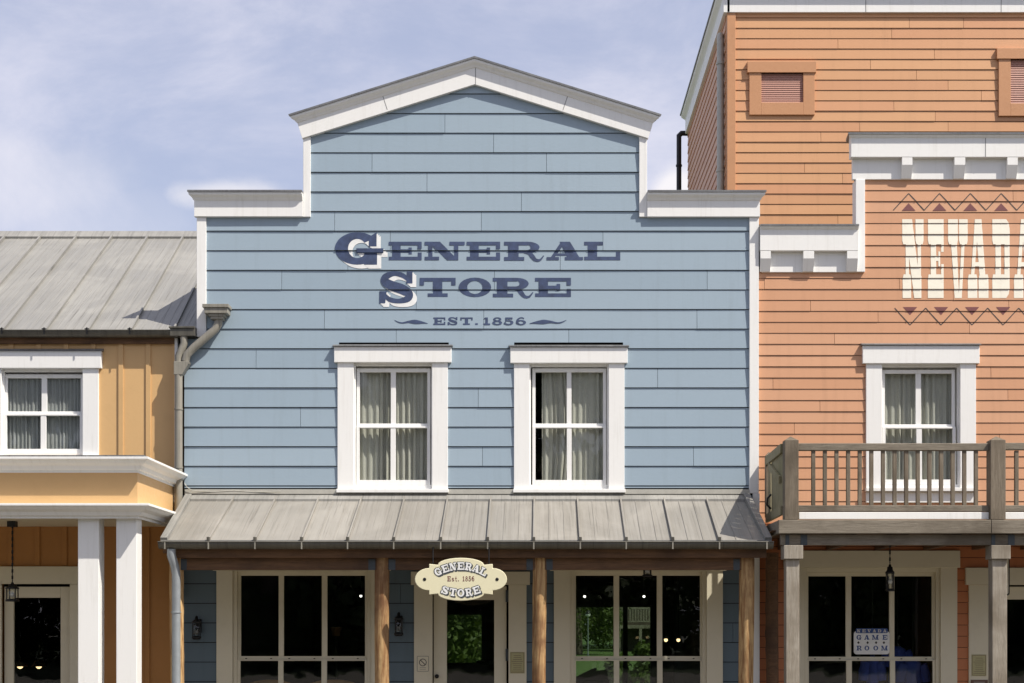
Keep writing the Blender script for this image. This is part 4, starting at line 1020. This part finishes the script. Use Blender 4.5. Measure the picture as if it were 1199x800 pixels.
m = MB(); m.box(px(XL), px(161, PO)-.001, -PO+.001, .2, pz(590, PO), pz(549, PO)); m.build('porch_fascia', 'yellow', Yh)
m = MB(); m.box(px(XL), px(161, PO)+.1, -PO-.12, .2, pz(535, PO+.13)+.002, pz(535, PO+.13)+.02); m.build('porch_roof', 'coping', Yh)
m = MB(); m.box(px(XL), px(161, PO), -PO+.02, .2, pz(604, PO), pz(600, PO)); m.build('porch_ceiling', 'cream', Yh)
CO = 1.66
for a, b in ((91.2, 115.8), (136, 160.2), (-240, -215)):
    m = MB(); m.box(px(a, CO), px(b, CO), -CO, -CO+.21, .14, pz(604.5, CO)); m.build('column', 'white', Yh, .006)
m = MB(); hollow(m, Xy(4), Xy(81.8), -YO+.03, -YO+.075, .16, Zy(687), Xy(15), Xy(70), .5, Zy(700)); yd = m.build('door', 'cream', Yh, .004)
m = MB(); m.box(Xy(14), Xy(71), -YO+.05, -YO+.055, .49, Zy(699)); m.build('pane', 'glass', yd)
for a, b in ((-16, 2.8), (82.8, 101)):
    m = MB(); m.box(Xy(a), Xy(b), -YO-.035, -YO, .14, Zy(684.2)); m.build('door_casing', 'cream', Yh, .004)
m = MB(); m.box(Xy(-20), Xy(105), -YO-.05, -YO, Zy(684), Zy(663.5)); m.build('head_casing', 'cream', Yh, .004)
m = MB(); m.box(Xy(XL), Xy(XL)+.1, .4, 7, 0, 5.1); m.box(Xy(208)-.1, Xy(208), .4, 7, 0, 5.1); m.box(Xy(XL), Xy(208), 7, 7.1, 0, 5.1); m.build('body_wall', 'yellow', Yh)
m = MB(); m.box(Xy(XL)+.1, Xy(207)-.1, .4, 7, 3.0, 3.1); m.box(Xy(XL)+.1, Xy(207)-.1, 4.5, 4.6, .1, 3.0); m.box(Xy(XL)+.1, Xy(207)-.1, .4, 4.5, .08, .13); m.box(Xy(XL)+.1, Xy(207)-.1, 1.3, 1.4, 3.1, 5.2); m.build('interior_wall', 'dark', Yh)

# ================================================================== SIGNS
SO = 1.475
sgx, sgz = px(539.7, SO+.06), pz(678.5, SO+.06); sw, sh = 1.085*.93/2, .49*.93/2
S = thing('hanging_sign', (sgx, -SO-.06, sgz), 'cream oval shop sign reading GENERAL STORE hung from the porch beam', 'sign')
half = lambda: None
def sign_outline(k=1.0, inset=0.):
    W = (593.5-486)/2/100*(D-SO)/D; pts = []
    cx_, H = .68*W, .245*.93
    for i in range(13):                     # top arc between the shoulders, then right lobe, and mirrored
        a = R_(180-(180*i/12)); 
    top = [(.50*W*math.cos(R_(a)), .155+.075*math.sin(R_(a))) for a in range(180, -1, -15)]
    top = [(x*1.0, z) for x, z in top]
    right = [(.69*W, .165), (.69*W, .120)]+[(.69*W+.31*W*math.sin(R_(a)), .120*math.cos(R_(a))) for a in range(15, 180, 15)]+[(.69*W, -.120), (.69*W, -.165)]
    bot = [(-x, -z) for x, z in top]; left = [(-x, -z) for x, z in right]
    return [(sgx+x, sgz+z) for x, z in top+right+bot+left]
ol = sign_outline()
m = MB(); m.prism(ol, -(SO+.075), -(SO+.045)); m.build('board', 'sign', S, .006)
def sign_text(word, R0, zc, a_span, h, w, up, layer, off=(0, 0), grow=0.):
    out_ = []
    n = len(word); 
    for i, ch in enumerate(word):
        a = (-a_span/2+a_span*(i+.5)/n)
        for g in place(glyph(ch, .27, .18, .15, w/h), lambda u, v: ((u-.5)*(w+grow), (v-.5)*(h+grow))):
            gg = []
            for p in g:
                q = []
                for x, z in p:
                    if up: X_, Z_ = (R0+z)*math.sin(R_(a))+x*math.cos(R_(a)), (R0+z)*math.cos(R_(a))-x*math.sin(R_(a)); Z_ -= R0
                    else: X_, Z_ = (R0-z)*math.sin(R_(a))+x*math.cos(R_(a)), -((R0-z)*math.cos(R_(a))-x*math.sin(R_(a)))+R0
                    q.append((sgx+X_+off[0], sgz+zc+Z_+off[1]))
                gg.append(q)
            out_.append(gg)
    return out_
def flatcoat(mb, groups, y, step=.00012):
    for gi, g in enumerate(groups):
        for p in g: mb.add([(x, y-step*(gi % 8), z) for x, z in p], [tuple(range(len(p)))])
yb_s = -(SO+.0755)
for word, R0, zc, span, h, w, up in (('GENERAL', .52, .142, 65, .082, .074, True), ('STORE', .52, -.145, 47, .082, .074, False)):
    m = MB()
    for j, (ox, oz) in enumerate(((.006, -.006), (.012, -.011), (-.004, .003))): flatcoat(m, sign_text(word, R0, zc, span, h, w, up, 0, (ox, oz), .008), yb_s-.0006-.0010*j)
    m.build('letter_shadow', 'plate', S)
    m = MB(); flatcoat(m, sign_text(word, R0, zc, span, h, w, up, 0), yb_s-.0045); m.build('lettering', 'lwhite', S)
m = MB(); x = -.148
for ch, w in (('E', .042), ('s', .034), ('t', .028), ('.', .016), (' ', .028), ('1', .026), ('8', .032), ('5', .032), ('6', .032)):
    if ch != ' ': flatcoat(m, place(glyph(ch, .26, .17, .16, w/.055), lambda u, v, x=x, w=w: (sgx+x+.004+u*(w-.006), sgz-.022+v*.055)), yb_s-.0006)
    x += w+.003
m.build('date_lettering', 'maroon', S)
for sgn in (-1, 1):
    m = MB(); m.lathe((sgx+sgn*.388, -(SO+.0755), sgz), [(.001, -.004), (.014, -.004), (.018, -.002), (.018, .002)], 14, 'y'); m.build('bolt', 'iron', S)
m = MB()
for sgn in (-1, 1): m.tube([(sgx+sgn*.30, -(SO+.05), sgz+.16), (sgx+sgn*.30, -(SO+.02), pz(636, SO))], .006, 8)
m.build('hanger', 'iron', S)

def notice(name, x0, x1, y0, y1, yface, out, mat, label, cat='notice', lines=6, border=None, ban=False):
    X = lambda v: px(v, out); Z = lambda v: pz(v, out); t = thing(name, (X((x0+x1)/2), yface, Z(y1)), label, cat)
    m = MB(); m.box(X(x0), X(x1), yface-.006, yface, Z(y1), Z(y0)); m.build('panel', mat, t, .001)
    ym = yface-.0066; m = MB(); rg = random.Random(int(x0))
    if border:
        bw = .004
        for a in ((x0+1, x1-1, y0+1, None), (x0+1, x1-1, y1-1, None)): m.box(X(a[0]), X(a[1]), ym, yface, Z(a[2])-bw/2, Z(a[2])+bw/2)
        for xx in (x0+1, x1-1): m.box(X(xx)-bw/2, X(xx)+bw/2, ym, yface, Z(y1-1)+.003, Z(y0+1)-.003)
    if ban:
        cx, cz, r = X((x0+x1)/2), Z(y0+(y1-y0)*.42), (X(x1)-X(x0))*.29
        for p in ring(cx, cz, r, r, .008, .008, 0, 360, 28): m.add([(a, ym, b) for a, b in p], [(0, 1, 2, 3)])
        m.add([(cx-r*.68-.003, ym-.0004, cz+r*.68-.003), (cx-r*.68+.003, ym-.0004, cz+r*.68+.003), (cx+r*.68+.003, ym-.0004, cz-r*.68+.003), (cx+r*.68-.003, ym-.0004, cz-r*.68-.003)], [(0, 1, 2, 3)])
        for k in range(2): m.box(X(x0+4), X(x1-4), ym, yface, Z(y1-3.5-k*2)-.003, Z(y1-3.5-k*2))
    else:
        for k in range(lines):
            yv = y0+(y1-y0)*(.16+.72*k/(lines-1 if lines > 1 else 1)); f = rg.uniform(.24, .40); c = (x0+x1)/2; w = (x1-x0)*f
            m.box(X(c-w), X(c+w), ym, yface, Z(yv)-.0045, Z(yv))
    m.build('printing', 'ink' if ban else ('plaque_b' if mat != 'plaque_b' else 'paper'), t)
    return t
notice('no_smoking_notice', 487.8, 503, 767.5, 787, -.036, 0, 'cream', 'small pale no smoking notice on the door casing left of the store door', 'notice', ban=True, border=True)
notice('wall_plaque', 597.3, 614.3, 763.5, 788.5, -.036, 0, 'plaque', 'yellow printed plaque on the casing right of the store door', 'plaque', lines=9, border=True)
notice('wall_plaque', 1136.6, 1153.8, 766.4, 791.6, -.006, OO, 'plaque', 'yellow printed plaque beside the orange building door, above a brown one', 'plaque', lines=9, border=True)
notice('brown_plaque', 1135.5, 1155.5, 796, 812, -.006, OO, 'plaque_b', 'brown plaque at bottom edge below the yellow plaque beside saloon door', 'plaque', lines=3)

# game room board in the saloon window
GY = -OO+.030
Xg = lambda v: px(v, OO); Zg = lambda v: pz(v, OO)
G = thing('window_sign', (Xg(1021), GY, Zg(766)), 'white rounded GAME ROOM sign with blue letters in the saloon window', 'sign')
def rrect(x0, x1, z0, z1, r):
    p = []
    for cx, cz, a0 in ((x1-r, z1-r, 0), (x0+r, z1-r, 90), (x0+r, z0+r, 180), (x1-r, z0+r, 270)):
        for k in range(6): a = R_(a0+90*k/5); p.append((cx+r*math.cos(a), cz+r*math.sin(a)))
    return p
m = MB(); m.prism(rrect(Xg(1000.2), Xg(1042), Zg(766.3), Zg(739), .035), GY-.012, GY); m.build('board', 'lwhite', G)
m = MB(); m.prism(rrect(Xg(1002.5), Xg(1039.6), Zg(741.5), Zg(736), .012), GY-.02, GY-.0125); m.build('band', 'bluep', G)
def gtext(mb, ch, cx, w, y0, y1, y):
    flatcoat(mb, place(glyph(ch, .27, .18, .16, w/(y1-y0)), lambda u, v: (Xg(cx-w/2+w*u), Zg(y1-(y1-y0)*v))), y)
m = MB()
for ch, c, w in (('G', 1006.2, 6), ('A', 1015.3, 6.2), ('M', 1025.3, 7.8), ('E', 1036.6, 5.6)): gtext(m, ch, c, w, 743.6, 749.2, GY-.0125)
for ch, c, w in (('R', 1006.5, 6.2), ('O', 1015.4, 5.6), ('O', 1025.8, 5.6), ('M', 1036, 7.6)): gtext(m, ch, c, w, 756.2, 761.8, GY-.0125)
m.build('lettering', 'bluep', G)
m = MB()
for i, ch in enumerate('NEVADA'): gtext(m, ch, 1005.7+i*6.1, 4.0, 737, 740.6, GY-.0205)
m.build('band_lettering', 'paper', G)
m = MB()
for x in (1005.5, 1016.3, 1026.2, 1035.4): m.add([(Xg(x), GY-.0126, Zg(750.8)), (Xg(x+1.5), GY-.0126, Zg(752.6)), (Xg(x), GY-.0126, Zg(754.4)), (Xg(x-1.5), GY-.0126, Zg(752.6))], [(0, 1, 2, 3)])
m.build('diamond_mark', 'ink', G)
# upright board hung behind the right porch post
VO = .75
Vx = lambda v: px(v, VO); Vz = lambda v: pz(v, VO)
V = thing('upright_sign', (Vx(1170), -VO, Vz(698)), 'narrow upright white board with black rim, mostly hidden behind the right balcony post', 'sign')
m = MB(); m.prism(rrect(Vx(1158.5), Vx(1182.3), Vz(697.5), Vz(640), .03), -VO, -VO+.02); m.build('rim', 'iron', V)
m = MB(); m.prism(rrect(Vx(1160.5), Vx(1180.6), Vz(695.8), Vz(642), .02), -VO-.004, -VO); m.build('board', 'cream', V)
m = MB()
for a, b in ((646, 652), (656, 667), (670, 677), (681, 692)): m.box(Vx(1164), Vx(1178.9), -VO-.0055, -VO-.004, Vz(b), Vz(a))
m.build('printing', 'ink', V)
m = MB(); m.tube([(Vx(1170), -VO+.01, Vz(640)), (Vx(1170), -VO+.01, zd-.11)], .008, 8); m.build('hanger', 'iron', V)

# ================================================================== LANTERNS
lantern_wall(px(233), -.012, pz(735), 'black wall lantern on dark blue boards left of the left shop window')
lantern_wall(px(468), -.012, pz(731), 'black wall lantern on dark blue boards between second log post and store door')
lantern_pendant('pendant_lantern', px(14.5, .9), -.9, pz(682, .9), pz(704.5, .9), .145, 'black caged lantern on chain in front of the yellow house door', pz(604, PO)-.005)
lantern_pendant('pendant_lantern', px(1042, .8), -.8, pz(661, .8), pz(692.5, .8), .10, 'black lantern on short chain under the grey balcony before the saloon window', zd-.108)
t_ = lantern_pendant('pendant_lantern', px(758, .7), -.7, pz(658, .7), pz(675.5, .7), .115, 'black lantern peeking below the porch beam before the right shop window', pz(640, .7))

# ================================================================== INSIDE THE SHOPS
def pendant_lamp(x, y, z, label, group, r=.10):
    t = thing('pendant_lamp', (x, y, z), label, 'lamp', group)
    m = MB(); m.lathe((x, y, z), [(.012, r*.9), (r*.5, r*.8), (r*.9, r*.3), (r, 0), (r*.97, 0), (r*.86, r*.28), (r*.4, r*.76)], 18); m.build('shade', 'shade', t)
    m = MB(); m.ball((x, y, z+.01), r*.42, 12); m.build('bulb', 'bulb', t)
    m = MB(); m.tube([(x, y, z+r*.9), (x, y, 2.98)], .006, 6); m.build('cord', 'iron', t)
pendant_lamp(px(23.5, -3), 3, pz(780.5, -3), 'left of two warm dome lamps glowing behind the yellow house door', 'dome lamps in yellow house'); pendant_lamp(px(45.5, -3), 3, pz(780.5, -3), 'right of two warm dome lamps glowing behind the yellow house door', 'dome lamps in yellow house')
def bulb_lamp(name, x, y, z, r, mat, label, group, top):
    t = thing(name, (x, y, z), label, 'lamp', group)
    m = MB(); m.ball((x, y, z), r, 12); m.build('bulb', mat, t)
    m = MB(); m.tube([(x, y, z+r*.8), (x, y, top)], .008, 6); m.lathe((x, y, z), [(.02, r*1.9), (r*.7, r*.8), (r*.75, r*.7)], 12); m.build('holder', 'iron', t)
for i, x in enumerate((779.7, 794.3)): bulb_lamp('glowing_bulb', px(x, -5), 5, pz(749.5, -5), .028, 'bulb', ('left', 'right')[i]+' of two warm bulbs glowing in the right shop window', 'warm bulbs in the shop', 3.1)
for x, y, lb in ((684.5, 698.5, 'white spot lamp high in the left pane of the right shop window'), (754, 698.5, 'white spot lamp high in the middle pane of the right shop window'), (422.5, 698, 'white spot lamp high in the right pane of the left shop window')):
    bulb_lamp('spot_lamp', px(x, -4), 4, pz(y, -4), .019, 'spot', lb, 'ceiling spot lamps', 3.1)
t = thing('table_lamp', (px(393, -3), 3, .9), 'brown cloth lampshade glimpsed through the right pane of left shop window', 'lamp')
m = MB(); zz = pz(745, -3); m.lathe((px(393.5, -3), 3, zz), [(.06, .10), (.055, .0)], 4); m.lathe((px(393.5, -3), 3, zz), [(.04, 0), (.085, .125), (.001, .125)], 20); m.build('shade', 'shade', t)
m = MB(); m.tube([(px(393.5, -3), 3, zz), (px(393.5, -3), 3, .9)], .014, 8); m.lathe((px(393.5, -3), 3, .9), [(.001, .03), (.07, .02), (.08, 0), (.001, 0)], 16); m.build('stand', 'iron', t)
t = thing('side_table', (px(393, -3), 3, .15), 'dark small table under the lampshade inside the store', 'table')
m = MB(); m.lathe((px(393.5, -3), 3, .15), [(.001, .75), (.3, .75), (.3, .71), (.03, .70), (.03, .05), (.2, 0), (.001, 0)], 18); m.build('table_top', 'chair', t)
for i, (xa, xb) in enumerate(((283, 352), (353, 428))):
    o_ = -.7; xc = px((xa+xb)/2, o_); hw = (px(xb, o_)-px(xa, o_))/2
    t = thing('wooden_chair', (xc, .7, .15), ('left', 'right')[i]+' of two wooden chairs, its curved top rail behind left shop window', 'chair', 'chairs behind the shop window')
    zt = pz(796, o_)
    m = MB(); n = 16; vs = []
    for k in range(n+1):
        f = -1+2*k/n; x = xc+hw*f; zc = zt-.10*abs(f)**2.6; y = .7-.10*f*f
        vs += [(x, y-.012, zc), (x, y+.012, zc), (x, y+.012, zc-.06), (x, y-.012, zc-.06)]
    fs = [(4*k+a, 4*k+(a+1) % 4, 4*k+4+(a+1) % 4, 4*k+4+a) for k in range(n) for a in range(4)]+[(0, 1, 2, 3), (4*n+3, 4*n+2, 4*n+1, 4*n)]
    m.add(vs, fs); m.build('top_rail', 'chair', t, .004)
    m = MB()
    for k in range(7): x = xc+hw*(-.75+1.5*k/6); m.tube([(x, .68, zt-.08), (x*1.0, .60, .60)], .010, 8)
    m.build('back_spindle', 'chair', t)
    m = MB(); m.box(xc-.22, xc+.22, .28, .70, .57, .61); m.build('seat', 'chair', t, .01)
    for a in (-1, 1):
        for b in (0, 1): m = MB(); m.tube([(xc+a*.17, .33+.32*b, .57), (xc+a*.22, .30+.38*b, .15)], [.02, .015], 8); m.build('leg', 'chair', t)
t = thing('shop_counter', (-.9, 5.6, .15), 'dark counter with a till silhouetted behind the store door', 'counter')
m = MB(); m.box(-1.25, -.52, 5.4, 6.0, .15, pz(777, -5.5)-.02); m.box(-1.3, -.47, 5.36, 6.04, pz(777, -5.5)-.02, pz(777, -5.5)+.0); m.build('cabinet', 'dark', t, .01)
m = MB(); m.box(-.82, -.60, 5.5, 5.8, pz(777, -5.5), pz(774, -5.5)); m.build('till', 'dark', t, .01)
t = thing('goods_stand', (.85, 5.2, .15), 'dark stand of goods silhouetted at bottom of the right shop window', 'display stand')
m = MB(); zz = pz(796, -5.2); m.box(.68, 1.2, 5.0, 5.5, .15, zz); m.build('base', 'dark', t, .01)
m = MB(); m.prism([(.70, zz), (.86, zz), (1.02, zz+.16), (1.0, zz+.18), (.92, zz+.15), (.70, zz+.04)], 5.15, 5.3); m.prism([(.84, zz), (1.18, zz), (1.16, zz+.15), (.99, zz+.14)], 5.1, 5.14); m.build('goods', 'dark', t)
def shirt_stand_in(x, y, z, w, h, label):  # made-up shirts stand in for unidentified dim blue shapes in the panes
    t = thing('blue_shirt_stand_in', (x, y, z-h), label, 'shirt_stand_in', 'made-up shirts for dim blue shapes')
    m = MB(); n = 18; vs = []; fs = []; rows = [(0, .30), (.06, .75), (.12, .98), (.3, .9), (.6, .84), (1, .92)]
    for fz, k in rows:
        for i in range(n): a = 2*math.pi*i/n; vs.append((x+w/2*k*math.cos(a)*(1+.04*math.sin(5*a)), y+.10*k*math.sin(a)*(1+.1*math.sin(4*a+fz*6)), z-h*fz))
    for r in range(len(rows)-1):
        for i in range(n): fs.append((r*n+i, r*n+(i+1) % n, (r+1)*n+(i+1) % n, (r+1)*n+i))
    m.add(vs, fs, True); m.build('body', 'stand_in_blue_cloth', t)
    for s_ in (-1, 1):
        m = MB(); m.tube([(x+s_*w*.40, y, z-h*.13), (x+s_*w*.58, y, z-h*.32), (x+s_*w*.64, y, z-h*.5)], [.075, .07, .06], 12, False); m.build('stand_in_sleeve', 'stand_in_blue_cloth', t)
    m = MB(); m.tube([(x-w*.3, y, z-.03), (x, y, z+.01), (x+w*.3, y, z-.03)], .007, 6); m.tube([(x, y, z), (x, y, 3.1)], .005, 6); m.build('hanger', 'iron', t)
shirt_stand_in(px(1069, -.6), .6, pz(772, -.6), .24, .55, 'blue shirt made up for a dim blue shape in the lower right pane'); shirt_stand_in(px(1022, -.6), .62, pz(768, -.6), .17, .6, 'blue shirt made up for a dim blue shape below the game room sign'); shirt_stand_in(px(1052, -.8), .85, pz(757, -.8), .24, .5, 'blue shirt made up for a dim blue shape behind the upper right pane')

# ================================================================== TREES, LAMP POST AND A FAR BALCONY SEEN THROUGH OR MIRRORED IN THE GLASS
def crown_mesh(seed, rad, hgt, n, leaf, mat, z0):
    rg = random.Random(seed); m = MB()
    cl = []
    for _ in range(42):
        a = rg.uniform(0, 6.28); r = rad*math.sqrt(rg.random())*.85; zz = rg.random(); k = math.sin(math.pi*(.12+.80*zz))**.6
        cl.append((r*k*math.cos(a), r*k*math.sin(a), z0+hgt*zz, rad*rg.uniform(.18, .36), rg.random()))
    for i in range(n):
        c = cl[i % len(cl)]
        d = Vector((rg.gauss(0, 1), rg.gauss(0, 1), rg.gauss(0, .8))).normalized()*c[3]*rg.random()**.4
        p = Vector(c[:3])+d; nrm = (d.normalized()+Vector((rg.gauss(0, .6), rg.gauss(0, .6), rg.gauss(.3, .6)))).normalized()
        a = nrm.orthogonal().normalized(); b = nrm.cross(a); th = rg.uniform(0, 6.28); a, b = a*math.cos(th)+b*math.sin(th), b*math.cos(th)-a*math.sin(th)
        l = leaf*rg.uniform(.6, 1.3); m.cur = min(1, max(0, c[4]*.6+rg.random()*.4))
        m.add([p-a*l, p-b*l*.5, p+a*l, p+b*l*.5], [(0, 1, 2, 3)])
    return m
def tree(name, loc, h, rad, seed, label, mat='leaf', group=None, n=7000, leaf=.16, z0f=.25):
    t = thing(name, loc, label, 'tree', group)
    m = MB(); rg = random.Random(seed); lx, ly, lz = loc
    m.tube([(lx, ly, lz-.2), (lx+.05, ly, lz+h*.25), (lx-.05, ly+.06, lz+h*.5), (lx, ly, lz+h*.8)], [rad*.09, rad*.07, rad*.05, rad*.015], 10)
    for k in range(7):
        a = rg.uniform(0, 6.28); z = lz+h*rg.uniform(.3, .6); m.tube([(lx, ly, z), (lx+rad*.3*math.cos(a), ly+rad*.3*math.sin(a), z+h*.1), (lx+rad*.6*math.cos(a), ly+rad*.6*math.sin(a), z+h*.17)], [rad*.04, rad*.025, rad*.01], 7)
    m.build('trunk', 'bark', t)
    c = crown_mesh(seed, rad, h*(1-z0f), n, leaf, mat, h*z0f); c.v = [(x+lx, y+ly, z+lz) for x, y, z in c.v]; c.build('crown', mat, t); return t
def tree_copy(src, loc, sc_, rot, label):
    c = src.copy(); col.objects.link(c); c.location = loc; c.scale = (sc_,)*3; c.rotation_euler = (0, 0, rot); c['label'] = label
    for ch in list(src.children): d = ch.copy(); col.objects.link(d); d.parent = c
    return c
tA = tree('leafy_tree', (-2.6, 17, 0), 7.5, 3.2, 41, 'sunlit leafy tree seen through the store door and rear window', 'leaf2', 'trees behind the store', 22000, .085, .08)
tree_copy(tA, (-3.2, 36, 0), 1.0, 1.9, 'leafy tree behind the store left of the globe lamp')
tree_copy(tA, (-1, 75, 0), 1.6, 3.9, 'tall far tree behind the lamp post beyond the store')
tree_copy(tA, (10.2, 66, 0), .95, .7, 'green tree in front of the far timber balcony')
for x, y, s_, r, lb in ((-9, 100, 2.0, 1.1, 'large tree in the far row left of the lamp post'), (3.5, 118, 2.4, 2.7, 'tallest tree in the far row behind the timber balcony'), (14, 125, 2.2, 5.0, 'large tree in the far row right of the timber balcony'), (-4.5, 26, .9, 3.0, 'tree left of the store rear window'), (-1, 95, 2.0, 4.0, 'far row tree just left of the lamp post line'), (7.5, 108, 2.1, 3.6, 'far row tree straight behind the timber balcony house'), (20, 112, 2.2, .9, 'outermost right tree of the far row'), (3.0, 78, 1.25, 2.2, 'mid tree between lamp post and timber balcony house')):
    tree_copy(tA, (x, y, 0), s_, r, lb)
sh_ = thing('shrub', (2.4, 14.5, 0), 'bright low shrub outside the rear window of the store', 'shrub')
m = crown_mesh(77, 1.0, 1.2, 3500, .09, 'leaf2', .0); m.v = [(x+2.4, y+14.5, z) for x, y, z in m.v]; m.build('foliage', 'leaf2', sh_)
tB = tree('unseen_street_tree', (-9, -52, 0), 11, 5.2, 51, 'broad unseen street tree opposite the yellow house', 'leaf', 'unseen trees across the street, enlarged for shade', 20000, .24, .02)
for x, y, s, r, lb in ((-27, -54, 1.5, 1.0, 'outermost left unseen street tree across from the yellow house'), (-1.5, -50, 1.35, 2.2, 'unseen street tree opposite the store door, behind the viewer'), (-17, -60, 1.7, 4.2, 'tallest unseen street tree in the second row on the left'), (11.5, -54, 1.0, 3.3, 'low unseen street tree opposite the saloon balcony'), (20, -52, 1.4, 5.1, 'broad street tree furthest right in the front row across from the saloon'), (-6, -66, 1.6, .6, 'second row street tree behind the store axis'), (16, -70, 1.35, 2.9, 'second row street tree opposite the saloon door'), (31, -56, 1.6, 1.7, 'outermost right street tree beyond the saloon'), (-38, -50, 1.6, 2.9, 'street tree far left beyond the yellow house'), (4.5, -62, .70, 4.4, 'smallest second row street tree between low and tall ones'), (-11, -47, 1.2, 5.5, 'street tree opposite the yellow house door')):
    tree_copy(tB, (x, y, 0), s, r, lb)  # mirrored street trees, enlarged and multiplied to cut sky fill under the porches
lp = thing('lamp_post', (px(688.5, -60), 60, 0), 'slender garden lamp post with white globe seen through the store', 'lamp post')
m = MB(); zg = pz(720, -60); xl_ = px(688.5, -60); m.tube([(xl_, 60, 0), (xl_, 60, .5), (xl_, 60, zg-.12)], [.05, .032, .026], 10); m.build('post', 'pipe_grey', lp)
m = MB(); m.ball((xl_, 60, zg), .13, 16); m.build('globe', 'globe', lp)
m = MB(); m.lathe((xl_, 60, zg), [(.14, .05), (.11, .13), (.03, .2), (.001, .24)], 14); m.build('cap', 'iron', lp)
hg = thing('added_hedge', (0, -60, 0), 'unseen hedge lining the far side of the street', 'added_hedge')
m = MB(); rg = random.Random(90)  # added out of view to keep bright sky out of the shop glass reflections
for i in range(26000):
    p = Vector((rg.uniform(-55, 55), -60+rg.uniform(-.9, .9), 4.8*rg.random()**.85+.3*math.sin(i)))
    nrm = Vector((rg.gauss(0, .6), 1, rg.gauss(.3, .6))).normalized(); a = nrm.orthogonal().normalized(); b = nrm.cross(a); th = rg.uniform(0, 6.28); a, b = a*math.cos(th)+b*math.sin(th), b*math.cos(th)-a*math.sin(th)
    l = rg.uniform(.15, .36); m.cur = rg.random(); m.add([p-a*l, p-b*l*.6, p+a*l, p+b*l*.6], [(0, 1, 2, 3)])
m.build('foliage', 'leaf', hg)
fb = thing('timber_balcony_house', (6.8, 90, 0), 'far timber house with pale balcony railing seen through the store', 'house')
o9 = -90
m = MB(); m.box(px(724, o9), px(775, o9), 92, 97, 0, 5.5); m.build('wall', 'bark', fb)
m = MB(); m.prism([(px(722, o9), 5.5), (px(777, o9), 5.5), (px(749, o9), 7.4)], 91.5, 97.5); m.build('roof', 'zinc', fb)
m = MB(); m.box(px(724, o9), px(775, o9), 90, 92, pz(736, o9), pz(732, o9)); m.box(px(724, o9), px(775, o9), 89.98, 90.06, pz(713.5, o9), pz(711, o9)); m.box(px(724, o9), px(775, o9), 89.98, 90.06, pz(728.5, o9), pz(727, o9))
for k in range(16): x = px(725+k*3.2, o9); m.box(x-.045, x+.045, 89.99, 90.04, pz(728, o9), pz(712, o9))
m.build('balcony', 'greywood', fb)
m = MB()
for x in (725, 750, 774): m.box(px(x, o9)-.1, px(x, o9)+.1, 90, 90.2, 0, pz(736, o9))
m.build('balcony_post', 'greywood', fb)
